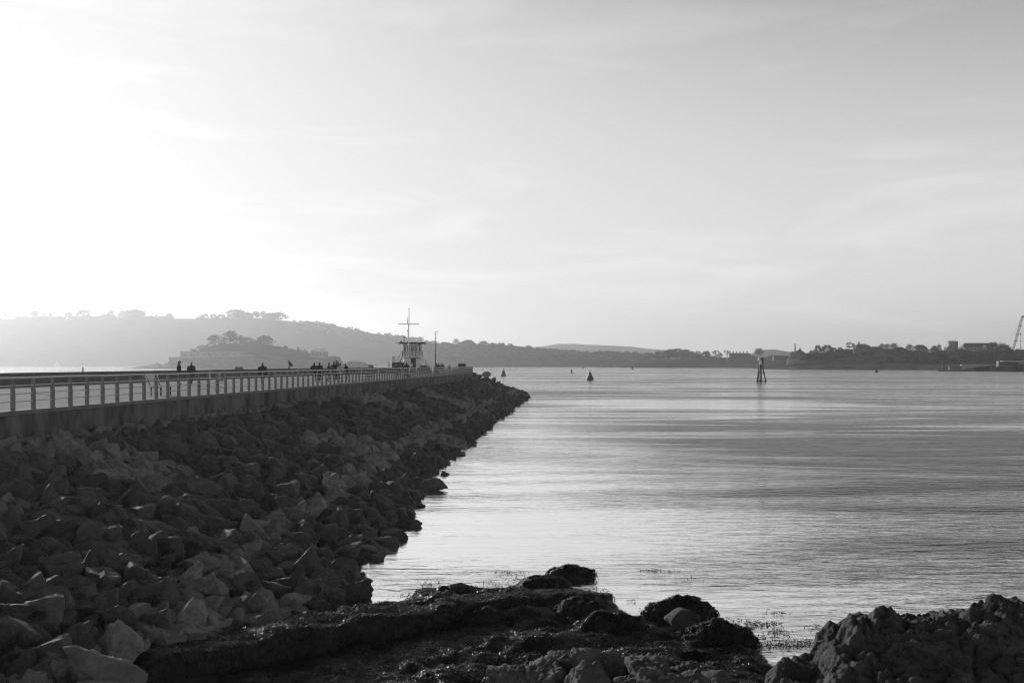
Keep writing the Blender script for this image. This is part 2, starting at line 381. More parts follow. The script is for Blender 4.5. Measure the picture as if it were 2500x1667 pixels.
hill('distant_hill', HD, 3400, 3000, [M_GRASS, M_WOODLAND], prof=.6, rough=3, seed=13)
HE = [(1470, 899), (1500, 896), (1530, 887), (1550, 881), (1580, 876.5), (1620, 875), (1700, 873.5), (1760, 872.5), (1810, 870.5), (1870, 872), (1930, 875), (1990, 885)]
VE, TE = hill('headland', HE, 1560, [(1470, 1480), (1700, 1440), (1990, 1250)], [M_GRASS, M_CLIFF], prof=.5, rough=2.2, seed=17)
HE2 = [(1560, 876), (1600, 868), (1625, 858), (1645, 856), (1665, 858), (1690, 861), (1710, 867), (1760, 872)]
VE2, TE2 = hill('wooded_knoll', HE2, 1760, 1640, [M_WOODLAND, M_WOODLAND], prof=.6, rough=2, seed=19)
HF = [(1840, 902), (1870, 894), (1900, 884), (1925, 874), (1950, 869), (1985, 865), (2030, 861), (2060, 857), (2095, 850), (2120, 849), (2150, 851), (2200, 853.5), (2240, 855.5), (2300, 856), (2350, 856), (2470, 857), (2600, 858), (2700, 860)]
VF, TF = hill('headland_slope', HF, 1200, [(1840, 1090), (1950, 1010), (2150, 960), (2350, 900), (2700, 850)], [M_WOODLAND, M_CLIFF], prof=.48, rough=2.5, seed=23, cliff=.07)

# woods that read as one mass
def woods(name, V, ts, pxr, t0, t1, n, size, seed, label, top=None, m=None, per=38, squash=.6):
    rng = np.random.default_rng(seed); r, c = V.shape[:2]; mb = MB()
    pts = V[(ts >= t0) & (ts <= t1)].reshape(-1, 3); px = pts[:, 0] / pts[:, 1] * F + CX
    pts = pts[(px > pxr[0]) & (px < pxr[1]) & (pts[:, 2] > .5)]
    if top is not None: pts = pts[pts[:, 2] < top]
    C = pts[rng.integers(0, len(pts), n)] + rng.normal(size=(n, 3)) * np.array([6, 6, 0])
    for k in range(n):
        s = size * rng.uniform(.55, 1.3)
        q = rng.normal(size=(per, 3)); q /= np.linalg.norm(q, axis=1)[:, None]; q[:, 2] = np.abs(q[:, 2]) * squash; q *= rng.uniform(.6, 1.0, (per, 1)) * s
        leafquads(mb, C[k] + q, s * .2, rng)
    return tag(mb.build(name, m or M_LEAF), label, 'woodland', kind='stuff')
woods('woodland', VA, TA, (735, 1110), .55, 1.0, 330, 8.5, 5, 'hazy winter woodland running down the long hill')
woods('woodland', VB, TB, (1000, 1640), .12, 1.0, 620, 7.5, 6, 'dark woodland covering the low hill behind the buoys')
woods('woodland', VE2, TE2, (1585, 1735), .3, 1.0, 70, 5.5, 7, 'dark clump of trees on the knoll behind the green headland')
woods('woodland', VF, TF, (1945, 2090), .30, .95, 190, 3.8, 8, 'dense evergreen trees under the domed building', m=M_LEAFD)
woods('scrub', VF, TF, (1935, 2600), .06, .97, 520, 2.4, 19, 'low dark scrub and brambles over the whole headland slope', m=M_LEAFD, per=30, squash=.4)
woods('woodland', VF, TF, (2180, 2600), .12, .92, 340, 3.8, 9, 'dark scrub and trees covering the slope under the round tower', m=M_LEAFD)
def hedge(px0, px1, y0, y1, d, n, seed, label):
    g_ = np.array([[P(px, y0, d + q) for px in np.arange(px0, px1, 1.5)] for q in (0, 8)]); h = (y0 - y1) / F * d
    rg = np.random.default_rng(seed); mb = MB(); pts = g_.reshape(-1, 3)
    for k in range(n):
        c = pts[rg.integers(0, len(pts))]; hh = h * rg.uniform(.45, 1.05); q = rg.normal(size=(50, 3)) * np.array([h * .30, 3, hh * .28]) + np.array([0, 0, hh * .42]); leafquads(mb, c + q, .75, rg)
    return tag(mb.build('hedge', M_LEAF), label, 'hedge', kind='stuff')
hedge(40, 75, 779, 771, 2595, 26, 51, 'low hedge near the far end of the hilltop')
hedge(80, 235, 779, 771.5, 2595, 110, 52, 'long uneven hedge along the hilltop field')
hedge(238, 420, 779, 768, 2595, 170, 53, 'thick hedge and copse along the hilltop field')
hedge(296, 352, 779, 760, 2598, 60, 55, 'tall copse beneath the umbrella crowns on the hilltop')
hedge(565, 612, 779, 765, 2598, 50, 56, 'undergrowth beneath the tall hilltop stand')
hedge(480, 560, 779, 773, 2595, 40, 58, 'low scrub at the start of the second hilltop group')
hedge(600, 690, 781, 774, 2596, 44, 59, 'scrub between the stems of the tall hilltop stand')
hedge(648, 668, 782, 768, 2598, 30, 57, 'undergrowth near the end of the tall hilltop stand')
woods('woodland', VA, TA, (335, 420), .93, 1.0, 60, 7, 10, 'dark hedge of trees along the hilltop field')

tree('bare', 13, 778, 766, 13, 2600, 'thin bare tree at the far end of the hilltop row, standing alone', RG)
tree('bush', 53, 779, 769, 26, 2600, 'low rounded bush on the hilltop beside the umbrella pine', RG)
tree('umbrella', 84, 779, 757.5, 17, 2600, 'flat-topped umbrella pine rising clear of the hilltop hedge', RG)
tree('bush', 87, 779, 767, 21, 2590, 'rounded bush directly beneath the umbrella pine on the hilltop', RG)
tree('dome', 107, 779, 767, 10, 2600, 'small upright tree on the hilltop between two bushes', RG)
tree('bare', 123, 779, 764, 13, 2600, 'airy bare tree on the hilltop just before the signal mast', RG)
tree('bush', 137, 779, 771, 26, 2600, 'spreading low bush at the foot of the hilltop mast', RG)
tree('dome', 169, 779, 761, 18, 2600, 'broad-headed tree on the hilltop just past the mast', RG)
tree('dome', 203, 779, 757, 27, 2600, 'wind-bent tall tree with a sloping crown on the hilltop', RG)
tree('bush', 222, 779, 771, 25, 2600, 'low bush in the lee of the wind-bent hilltop tree', RG)
tree('dome', 257, 779, 767, 21, 2600, 'rounded tree rising towards the hilltop wood', RG)
tree('dome', 271, 779, 759, 16, 2600, 'tall dark tree at the edge of the hilltop wood', RG)
tree('umbrella', 312, 780, 756, 38, 2600, 'wide umbrella-shaped crown over bare stems in the hilltop wood', RG)
tree('umbrella', 333, 780, 754, 36, 2600, 'highest umbrella crown of the hilltop wood', RG)
tree('bare', 347, 779, 758, 13, 2600, 'bare tree poking out beyond the umbrella crowns', RG)
tree('cone', 381, 774, 763, 6, 2600, 'small dark conifer standing above the hilltop hedge', RG)
tree('cone', 398, 774, 763, 5, 2600, 'tiny pointed conifer near the end of the hilltop hedge', RG)
tree('dome', 414, 778.5, 765, 15, 2600, 'last tree of the hilltop hedge, beside the open gap', RG)
tree('bare', 493, 778.5, 768, 13, 2600, 'small bare tree starting the second hilltop group after the gap', RG)
tree('umbrella', 503, 778.5, 765, 10, 2600, 'small flat-topped pine just after the gap in the hilltop trees', RG)
tree('dome', 521, 778.5, 766, 14, 2600, 'rounded small tree between the pine and the tall hilltop stand', RG)
tree('dome', 541, 778.5, 767, 17, 2600, 'squat round tree in front of the tall hilltop stand', RG)
tree('dome', 576, 778.5, 756, 38, 2600, 'big broad tree leading the tall hilltop stand', RG)
tree('bare', 590, 779, 757, 22, 2600, 'big bare tree behind the broad leading tree of the stand', RG)
tree('umbrella', 606, 780, 761, 18, 2600, 'lollipop tree with a clear bare stem in the hilltop stand', RG)
tree('umbrella', 625, 780.5, 759, 20, 2600, 'tall stemmed tree with daylight showing under its crown', RG)
tree('bare', 642, 781, 759, 16, 2600, 'bare tree squeezed between two stemmed hilltop trees', RG)
tree('umbrella', 659, 782, 763, 26, 2600, 'round-crowned tree on slender stems near the end of the stand', RG)
tree('umbrella', 679, 783, 761, 34, 2600, 'broad domed crown ending the tall hilltop stand', RG)
tree('bush', 718, 786, 781, 7, 2600, 'tiny lone bush where the hill begins to fall', RG)
tree('bush', 736, 788, 782, 11, 2600, 'small bush at the start of the falling woods', RG)
RB = 'trees standing above the low wooded hill'
tree('bare', 985, 828, 820, 16, 2550, 'bare tree on the skyline just above the lookout roof', RB)
tree('bare', 1026, 836, 822, 20, 2550, 'feathery bare tree on the skyline beyond the lookout roof', RB)
tree('bare', 1113, 841, 827, 17, 2050, 'tall airy bare tree above the low hill past the aerial mast', RB)
tree('umbrella', 1141, 842, 829, 32, 2050, 'wide-domed tree with stems showing above the low hill', RB)
tree('dome', 1180, 843, 832, 22, 2050, 'dark round tree ending the skyline group on the low hill', RB)

# island with its fort
HI = [(300, 902), (316, 899), (340, 894.5), (358, 892), (370, 890), (386, 885.5), (395, 890.5), (402, 886.5), (414, 883), (419, 875), (440, 872), (446, 860), (478, 857.5), (500, 849), (525, 841), (560, 839), (600, 839), (650, 842), (690, 848.5), (720, 853.5), (740, 859), (756, 862), (800, 869), (820, 869), (830, 872), (836, 882), (841, 893), (848, 883), (856, 880.5), (872, 880.5), (886, 883), (898, 889), (910, 899)]
hill('island', HI, 1190, 1150, [M_WOODLAND, M_CLIFF], prof=.45, rough=1.5, seed=29, back=160, step=2, cliff=.3)
IG = 'trees on top of the island'
tree('dome', 525, 842, 818, 36, 1185, 'separate round tree at the fort end of the island', IG)
tree('dome', 562, 841, 807, 37, 1185, 'tallest tree on the island, dense and egg-shaped', IG)
tree('umbrella', 587, 842, 818, 20, 1187, 'flat-topped dark tree beside the tallest island tree', IG)
tree('dome', 605, 844, 823, 34, 1188, 'low spreading tree in the middle of the island', IG)
tree('dome', 646, 845, 820, 44, 1185, 'broad heavy tree ending the island grove', IG)
tree('bush', 625, 845, 829, 26, 1186, 'bush filling the dip between two island trees', IG)
tree('bush', 497, 852, 842, 30, 1184, 'scrub on the island bank above the fort wall', IG)
tree('cone', 728, 858, 846, 13, 1185, 'small pointed tree on the tail of the island', IG)
tree('bare', 744, 861, 852, 9, 1185, 'bare sapling beside the roofless fort building', IG)
woods('scrub', np.array([[P(px, np.interp(px, [p[0] for p in HI], [p[1] for p in HI]) + 2, 1186) for px in range(470, 760, 4)]]), np.array([1.0]), (470, 760), 0, 2, 90, 2.4, 31, 'scrubby growth along the crest of the island')
M_STONE_FAR = mat('far_masonry', .16, .3, .9, .15, 5, space='World')
M_ROOF_FAR = mat('far_roof', .05, .09, .8, .3)
M_WHITE_FAR = mat('far_white_wall', .6, .75, .7, .3)
M_DARK = mat('dark_opening', .015, .025, .6)
fw = empty('fort_wall', P(520, 871, 1163), 0, 'long pale battery wall on the flank of the island', 'fort')
k = 1163 / F
w1 = MB(); w1.box((-77 * k, -4, -2), (80 * k, 3, 13 * k)); w1.build('wall', M_STONE_FAR, fw)
w2 = MB(); w2.box((-106 * k, -3, -10), (-78 * k, 4, -.5 * k)); w2.build('outer_wall', M_STONE_FAR, fw)
for i in range(9): MB().box((-66 * k + i * 15 * k, -4.3, 3.2 * k), (-63.5 * k + i * 15 * k, -3.9, 6 * k)).build('gun_port', M_DARK, fw)
fb = empty('fort_building', P(778, 872, 1170), 0, 'roofless square fort building on the tail of the island', 'fort building')
b1 = MB(); b1.box((-20 * k, 0, -2), (20 * k, 10, 14 * k)); b1.box((-20 * k, 2, 14 * k), (-14 * k, 9, 17.5 * k)); b1.build('wall', M_STONE_FAR, fb)
b2 = MB(); b2.box((-9 * k, 1, 19 * k), (15 * k, 9, 20.3 * k))
for i in range(5): b2.box((-8.6 * k + i * 5.6 * k, 1.5, 14 * k), (-7.4 * k + i * 5.6 * k, 3, 19.02 * k))
b2.build('parapet_frame', M_STONE_FAR, fb)
for i in range(4): MB().box((-15 * k + i * 9 * k, -.3, 5 * k), (-12 * k + i * 9 * k, .1, 9 * k)).build('window', M_DARK, fb)
# ------------------------------------------------------------------ the pier
DECK = EYE - 1.60
def wall_x(d): return -16.4 + 0.0655 * (d - 32.95)          # outer face of the pier wall
PIER_END = 179.0
UX, UY = 0.0655 / math.hypot(1, .0655), 1 / math.hypot(1, .0655)    # along the pier
VX, VY = UY, -UX                                                     # outwards, to the water
PA = math.atan2(UX, UY)
def pier(s, v, z=0.0):                                       # s along from depth 0, v outwards from the wall face
    return np.array([wall_x(0) + UX * s + VX * v, UY * s + VY * v, z])
S_OF = lambda d: (d) / UY
M_DECK = mat('pier_asphalt', .24, .36, 1.0, .6, 6, bump=.004, bscale=40, space='World', spec=.1)
M_CONC = mat('stained_concrete', .035, .24, .95, 1.3, 9, span=.2, mid=.53, bump=.03, bscale=9, space='World', stretch=(1, 1, .35))
M_COPE = mat('coping_concrete', .14, .28, .9, 1.5, 6, bump=.008, bscale=20, space='World')
M_PARA = mat('parapet_stone', .07, .12, .95, .8, 6, bump=.015, bscale=8, space='World')
M_STEEL = mat('galvanised_steel', .70, .82, .45, 6, metal=.1)
M_POST = mat('post_concrete', .20, .30, .85, 5, 5, bump=.003, bscale=50)
par = [(50, -36.5), (68, -35), (95, -33), (130, -30), (150, -26.8), (166, -22.5), (172, -19.5)]
# deck
dk = MB(); poly = [(wall_x(d) - .5, d) for d in (6, 60, 120, PIER_END - .4)] + [(-19, PIER_END - .4)] + [(x, d) for d, x in par[::-1]] + [(-39, 6)]
dk.add([(x, y, DECK) for x, y in poly], [tuple(range(len(poly)))]); tag(dk.build('pier_deck', M_DECK), kind='structure')
# retaining wall with its coping
def wallmesh(name, pts, thick, z0, z1, m, parent=None, bulge=0.0, seed=0):
    """a wall along a plan line, gridded so that its face can be uneven"""
    mb = MB(); pts = np.array(pts, float); L = np.concatenate(([0], np.cumsum(np.linalg.norm(np.diff(pts, axis=0), axis=1))))
    n = max(2, int(L[-1] / .5)); t = np.linspace(0, L[-1], n); X = np.interp(t, L, pts[:, 0]); Y = np.interp(t, L, pts[:, 1])
    tx, ty = np.gradient(X), np.gradient(Y); q = np.hypot(tx, ty); nx, ny = ty / q, -tx / q
    rows = [(0, z0)] + [(0, z) for z in np.linspace(z0, z1, 8)[1:-1]] + [(0, z1 - .02), (.02, z1), (thick - .02, z1), (thick, z1 - .02), (thick, z0)]
    V = np.zeros((len(rows), n, 3))
    for i, (o, z) in enumerate(rows): V[i] = np.stack((X - nx * o, Y - ny * o, np.full(n, z)), -1)
    if bulge:
        f = fbm(V * np.array([.6, .6, 1.5]) + seed, 4, seed) * bulge; f[-1] = 0
        V[..., 0] += nx * f; V[..., 1] += ny * f
    mb.grid(V, flip=True)
    for e, fl in ((0, 0), (-1, 1)):
        idx = list(range(len(rows))); vv = V[:, e]; mb.add(vv, [tuple(idx if fl else idx[::-1])])
    return mb.build(name, m, parent)
sw = empty('sea_wall', (wall_x(33), 33, 3), 0, 'long stained concrete retaining wall of the pier above the boulder slope', 'sea wall')
def childat(o, root): o.parent = root; o.matrix_parent_inverse = root.matrix_basis.inverted() if root.type == 'EMPTY' else Matrix(); return o
end = [(wall_x(PIER_END), PIER_END), (-12, PIER_END + .4), (-20, PIER_END - 4)]
wl = [(wall_x(d), d) for d in np.arange(7, PIER_END, 6)] + end[:1]
childat(wallmesh('wall_face', wl, .9, 1.5, DECK - .10, M_CONC, None, .035, 2), sw)
childat(wallmesh('coping', [(x + .07, y) for x, y in wl], .62, DECK - .09, DECK + .05, M_COPE, None, .012, 5), sw)
eb = MB(); eb.box((wall_x(PIER_END) - 1.1, PIER_END - 2.2, .5), (wall_x(PIER_END) + .42, PIER_END + .55, DECK + .02)); childat(eb.build('end_block', M_CONC), sw)
childat(wallmesh('end_face', end, .8, .5, DECK + .01, M_CONC, None, .03, 6), sw)

# railing: fin posts and four steel rails
rl = empty('railing', tuple(pier(S_OF(33), -.2, DECK)), 0, 'long pier railing of tapered concrete posts and four steel rails', 'railing')
POST = MB()
prof = [(-.065, 0), (.07, 0), (.07, .60), (.02, 1.0), (.008, 1.06), (-.05, 1.06), (-.065, .98)]
n = len(prof); hw = .038
POST.add([(x, -hw, z) for x, z in prof] + [(x, hw, z) for x, z in prof], [tuple(range(n))], [tuple(range(n, 2 * n))[::-1]], [(i, n + i, n + (i + 1) % n, (i + 1) % n) for i in range(n)])
post_me = POST.mesh('post', M_POST)
SP = 1.25; S0 = S_OF(32.95) - 8 * SP; NP = int((S_OF(PIER_END - 1.0) - S0) / SP)
zt = DECK + .05
rest = MB(); pv = np.array([v.co for v in post_me.vertices]); pf = [tuple(p.vertices) for p in post_me.polygons]
ca, sa = math.cos(-PA), math.sin(-PA)
for i in range(NP + 1):
    p = pier(S0 + i * SP, -.13, zt)
    if i < 98:
        o = link('post', post_me); o.location = p; o.rotation_euler = (0, 0, -PA); childat(o, rl)
    else:
        v = pv.copy(); v[:, :2] = v[:, :2] @ np.array([[ca, sa], [-sa, ca]]); v += p
        for f in pf: rest.add(v[list(f)], [tuple(range(len(f)))])
ro = rest.build('post_run', M_POST); ro['kind'] = 'stuff'; childat(ro, rl)
for nm, h, r in (('top_rail', 1.09, .034), ('rail', .83, .019), ('rail', .56, .019), ('rail', .30, .019)):
    q = [pier(s, -.115, zt + h) for s in np.linspace(S0 - .6, S0 + NP * SP, 120)]
    q = [a + np.array([0, 0, .008 * math.sin(i * 1.3)]) for i, a in enumerate(q)]
    childat(MB().tube(q, r, 8).build(nm, M_STEEL, smooth=True), rl)
# railing across the pier head
hr = empty('railing', (-10, PIER_END - .6, DECK), 0, 'close barred metal railing across the far end of the pier', 'railing')
M_DKSTEEL = mat('painted_steel', .05, .08, .5, 4)
h0 = pier(S0 + NP * SP, -.2, DECK); h1 = np.array([-19.2, PIER_END - 3.4, DECK]); hl = np.linalg.norm(h1 - h0); nb = int(hl / .16)
bars = MB()
for i in range(nb):
    a = h0 + (h1 - h0) * i / (nb - 1); big = i % 12 == 0
    bars.tube([a, a + (0, 0, 1.05)], .035 if big else .014, 5)
childat(bars.build('bar_panel', M_DKSTEEL), hr)
childat(MB().tube([h0 + (0, 0, 1.08), h1 + (0, 0, 1.08)], .03, 6).tube([h0 + (0, 0, .12), h1 + (0, 0, .12)], .02, 6).build('handrail', M_STEEL, smooth=True), hr)

# low parapet along the seaward side
childat_par = wallmesh('parapet_wall', [(x, d) for d, x in par], .55, DECK - .4, DECK + .96, M_PARA, None, .03, 9)
tag(childat_par, 'low dark stone parapet along the seaward edge of the pier deck', 'parapet wall')
for k, (px, py, d, wd, lab) in enumerate(((584, 895.5, 112, .75, 'pale stone block standing up on the parapet behind the lone walker'), (906, 890.6, 150, .7, 'small stone block on the parapet just before the lookout steps'))):
    x, y, z = P(px, py, d); b = MB(); b.box((x - wd / 2, y - .3, DECK + .95), (x + wd / 2 - .22, y + .35, z + .02)); b.box((x + wd / 2 - .22, y - .25, DECK + .95), (x + wd / 2, y + .3, z - .04)); tag(b.build('stone_block', M_COPE), lab, 'stone block')

# benches
M_SLAT = mat('white_slats', .8, .9, .5, 5); M_IRON = mat('cast_iron', .02, .035, .6, 5)
def make_bench():
    r = empty('bench', (0, 0, 0)); b = MB()
    for i in range(6):
        z = .50 + i * .085; b.box((-.30 - .035 * i * .9, -.85, z), (-.275 - .035 * i * .9, .85, z + .058))
    b.box((-.52, -.87, 1.0), (-.44, .87, 1.06)); b.build('backrest', M_SLAT, r)
    s = MB()
    for i in range(6): s.box((-.24 + i * .1, -.85, .44 - abs(i - 2) * .006), (-.155 + i * .1, .85, .475 - abs(i - 2) * .006))
    s.build('seat', M_SLAT, r)
    for y in (-.68, .68):
        l = MB(); l.tube([(-.2, y, 0), (-.2, y, .43)], .03, 6).tube([(.28, y, 0), (.28, y, .43)], .03, 6)
        l.tube([(-.25, y, .42), (.34, y, .42)], .022, 6).tube([(-.25, y, .43), (-.29, y, .6), (-.48, y, 1.03)], .022, 6)
        l.build('leg', M_IRON, r)
    return r
bench = make_bench(); x, y, z = G(372, 966, DECK); bench.location = (x + .25, y + .4, DECK); bench.rotation_euler = (0, 0, -PA + .05)
tag(bench, 'white slatted bench facing the harbour by the ninth and tenth railing posts', 'bench', 'benches on the pier deck')
for (px, py, lab) in ((904, 929, 'small dark slatted bench far along the deck, past the talking groups'), (991, 925, 'dark slatted bench in front of the lookout door')):
    c = dup(bench)
    for ch in c.children:
        if 'leg' not in ch.name: ch.data = ch.data.copy(); ch.data.materials[0] = M_PARA
    x, y, z = G(px, py, DECK); c.location = (x, y, DECK); c.rotation_euler = (0, 0, -PA + .05 + (.25 if px > 950 else 0)); c['label'] = lab
# short white bollards
M_WPAINT = mat('white_paint', .62, .78, .5, 4, 4)
bd = empty('bollard', (0, 0, 0)); MB().lathe([(.075, 0), (.075, .86), (.06, .9), (.0, .93)], n=10).build('shaft', M_WPAINT, bd, True); MB().lathe([(.085, .66), (.085, .74)], n=10).build('band', M_IRON, bd)
bl = [(512, 905, 'short white bollard between the capped walkers and the lone walker'), (608, 900.5, 'white bollard just before the lone walker in a dark coat'), (687, 900.5, 'white bollard between the lone walker and the leaning figure'), (728, 900.5, 'white bollard right after the figure bent over the parapet'), (883, 897, 'small white bollard after the stooping figure'), (924, 897.5, 'tall white post standing near the slatted bench'), (276 / 3.36, 918, 'white bollard head showing over the rail by the second post')]
for i, (px, py, lab) in enumerate(bl):
    o = bd if i == 0 else dup(bd); d = (EYE - DECK - .93) * F / (py - HY); d = min(d, 150)
    x, y, z = P(px, py, d); o.location = (x, y, DECK); tag(o, lab, 'bollard', 'white bollards on the pier deck')
    if i == 5: o.scale = (1, 1, 1.18)
# notice board at the pier end
nb_ = empty('notice_board', P(1128, 909, 177), 0, 'dark wide board on two posts at the pier end railing', 'notice board')
k = 177 / F
MB().box((-9.2 * k, -.05, 12.6 * k), (9.2 * k, .05, 20.6 * k)).build('board', M_DARK, nb_)
MB().box((-9.6 * k, -.09, 20.7 * k), (9.6 * k, .09, 21.4 * k)).build('frame', M_DKSTEEL, nb_)
for sx in (-7 * k, 7 * k): MB().box((sx - .05, .06, 0), (sx + .05, .14, 20.5 * k)).build('leg', M_DKSTEEL, nb_)
MB().box((-9 * k, -.02, 4.5 * k), (9 * k, .02, 11.5 * k)).build('lower_panel', M_PARA, nb_)
# ------------------------------------------------------------------ boulder slope
WX = [(8, -2.5), (15, -3.2), (23.4, -3.85), (29, -4.5), (36, -3.9), (54, -4.2), (87, -2.4), (120, -.6), (150, 1.2), (168, 2.4), (190, 3)]
def water_x(d): return np.interp(d, [p[0] for p in WX], [p[1] for p in WX])
def slope_z(x, d):
    wx = wall_x(d); t = np.clip((water_x(d) - x) / (water_x(d) - wx), -.4, 1.05)
    return np.where(t > 0, 3.35 * t ** .95, 3.0 * t)
M_ROCK = mat('limestone_boulder', .15, .40, .92, 3.2, 9, bump=.09, bscale=7, rnd=.30)
M_ROCKD = mat('weedy_boulder', .05, .14, .75, 2.5, 7, bump=.05, bscale=7, rnd=.3)
M_ROCKS = mat('boulder_slope_stone', .12, .38, .92, 1.6, 9, bump=.08, bscale=7, space='World')
M_BANK = mat('bank_rubble', .02, .06, .95, 1.2, 6, bump=.05, bscale=5, space='World')
# ground under the boulders
mb = MB(); ds = np.linspace(6, PIER_END, 180); tt = np.linspace(-.35, 1.02, 40)
V = np.zeros((len(tt), len(ds), 3))
for i, t in enumerate(tt):
    x = water_x(ds) + (wall_x(ds) - water_x(ds)) * t; V[i] = np.stack((x, ds, slope_z(x, ds) - .30), -1)
V[..., 2] += fbm(V * .8, 3, 4) * .22
mb.grid(V, flip=True)
cxh, cyh = wall_x(PIER_END), PIER_END            # round the head
an = np.linspace(0, R(150), 40); tr = np.linspace(-.35, 1.0, 30); V2 = np.zeros((len(tr), len(an), 3))
for i, t in enumerate(tr):
    rr = 9.6 * (1 - t) + .3; V2[i] = np.stack((cxh + rr * np.cos(an), cyh + rr * np.sin(an), np.full(40, (3.7 * t if t > 0 else 3 * t) - .3)), -1)
V2[..., 2] += fbm(V2 * .8, 3, 5) * .25
mb.grid(V2, flip=True)
tag(mb.build('bank', M_BANK, smooth=True), kind='structure')

def sphere_dirs(sub):
    bm = bmesh.new(); bmesh.ops.create_icosphere(bm, subdivisions=sub, radius=1); bm.verts.ensure_lookup_table()
    v = np.array([x.co for x in bm.verts]); f = np.array([[y.index for y in x.verts] for x in bm.faces]); bm.free(); return v / np.linalg.norm(v, axis=1)[:, None], f
SPH = {k: sphere_dirs(k) for k in (1, 2, 3, 4, 5)}
def rock_shape(seed, sub=4, planes=4, soft=16, rough=.05, asp=(1, .8, .62), pit=0.0):
    """a broken block: the meeting of random planes, edges worn, faces rough"""
    rng = np.random.default_rng(seed); D, Fc = SPH[sub]
    N = rng.normal(size=(planes, 3)); N /= np.linalg.norm(N, axis=1)[:, None]
    # some opposite pairs make slabs and blocks
    B = np.array([(1, 0, 0), (-1, 0, 0), (0, 1, 0), (0, -1, 0), (0, 0, 1), (0, 0, -1)], float) + rng.normal(size=(6, 3)) * .30
    B /= np.linalg.norm(B, axis=1)[:, None]; N = np.concatenate((B, N)); dd = np.concatenate((rng.uniform(.62, .85, 6), rng.uniform(.72, 1.1, planes)))
    q = np.clip(D @ N.T, 1e-3, None) / dd[None]; r = 1 / (np.power((q ** soft).sum(1), 1 / soft))
    V = D * r[:, None]
    V = V * (1 + rough * 1.5 * fbm(V * 1.7 + seed * 3.1, 3, seed % 50)[:, None] + rough * .8 * fbm(V * 5 + seed, 4, seed % 50 + 3, .6)[:, None] + rough * .35 * fbm(V * 15 + seed, 3, seed % 50 + 8, .6)[:, None])
    if pit:
        f1, f2, _ = worley(V * 3.2 + seed, seed % 40); V = V * (1 - pit * np.clip(.35 - (f2 - f1), 0, 1)[:, None] + pit * .3 * fbm(V * 5 + seed, 4, 3)[:, None])
    return V * np.array(asp), Fc
PROTO = []
for k in range(16):
    asp = [(1, .8, .62), (1, .72, .42), (1, .9, .8), (1, .6, .55)][k % 4]
    V, f = rock_shape(100 + k, 4, asp=asp, soft=[160, 220, 110, 180][k % 4], rough=.028)
    for m_, lst in ((M_ROCK, 0),): PROTO.append((MB().add(V, f).mesh('boulder', m_, False), k % 4))
PROTOD = [(MB().add(*rock_shape(140 + k, 4, asp=(1, .85, .66), soft=30, rough=.07)).mesh('boulder', M_ROCKD, False), 2) for k in range(6)]
LOW = [rock_shape(100 + k, 2, asp=[(1, .8, .62), (1, .72, .42), (1, .9, .8), (1, .6, .55)][k % 4], rough=.03, soft=60)[0] for k in range(16)]
MIDR = [rock_shape(100 + k, 3, asp=[(1, .8, .62), (1, .72, .42), (1, .9, .8), (1, .6, .55)][k % 4], rough=.03, soft=60)[0] for k in range(16)]
rng = np.random.default_rng(77)
def weedy(x, d):                                  # bands of weed hang over part of the slope
    t = (water_x(d) - x) / (water_x(d) - wall_x(d))
    n = fbm(np.array([x * .22, d * .12, 3.0]), 3, 61)
    return (.27 < t < .93 and n > -.22 - .16 * (d > 26)) or (t < .18 and n > .02 - .25 * (d > 30))
rocks = []
d = 9.0
while d < PIER_END + 2:
    s = .285 + .18 * min(1, max(0, d - 18) / 45)
    xw, x0 = water_x(d) - .40 + .55 * float(fbm(np.array([d * .45, 2.0, 5.0]), 3, 44)), wall_x(d); x = x0 + .25
    while x < xw + .3 + .7 * rng.random() ** 3:
        big = rng.random() ** 2.6; sz = s * (.60 + 1.6 * big)
        sz = min(sz, .5) if x < x0 + 1.6 else sz; rocks.append((max(x0 + .3, x + rng.normal() * .14), d + rng.normal() * .16, sz)); x += s * rng.uniform(.85, 1.35)
    d += s * .98
for k in range(420):                              # round the pier head
    a = R(150) * rng.random() - .02; rr = 9.9 * math.sqrt(rng.random()); rocks.append((cxh + rr * math.cos(a), cyh + rr * math.sin(a), .5 + .5 * rng.random() ** 2, 3.7 * (1 - rr / 9.6)))
cand = []
for i, r in enumerate(rocks):
    x, d, sz = r[:3]; z = float(slope_z(x, d)) if len(r) == 3 else r[3]
    px, py = CX + F * x / d, HY + F * (EYE - z) / d
    gz = 1626 - (px - 266) * .229                 # keep clear of the groyne and what lies before it
    if d < 26 and py > gz - 18 and px > 150 and px < 1250: continue
    vis = -40 < px < 2540 and py < 1740
    cand.append((sz / d if vis else 0, x, d, z, sz, i, px, py))
cand.sort(reverse=True)
NIND = 262
SZ = lambda s: 'big' if s > .62 else ('mid-sized' if s > .42 else 'small')
SHP = ['blocky', 'slab-like', 'chunky', 'long']
def where(x, d, px, py):
    t = (water_x(d) - x) / (water_x(d) - wall_x(d))
    a = 'at the water edge' if t < .12 else ('low on the slope' if t < .36 else ('half way up the slope' if t < .66 else ('high on the slope' if t < .88 else 'close under the pier wall')))
    b = 'beside the weedy groyne' if d < 20.5 else ('a few metres beyond the groyne' if d < 24 else ('below the second to fifth railing posts' if d < 29 else ('below the slatted bench' if d < 36 else 'further out along the pier')))
    return a, b
hi = MB(); hi2 = MB(); weedspots = []
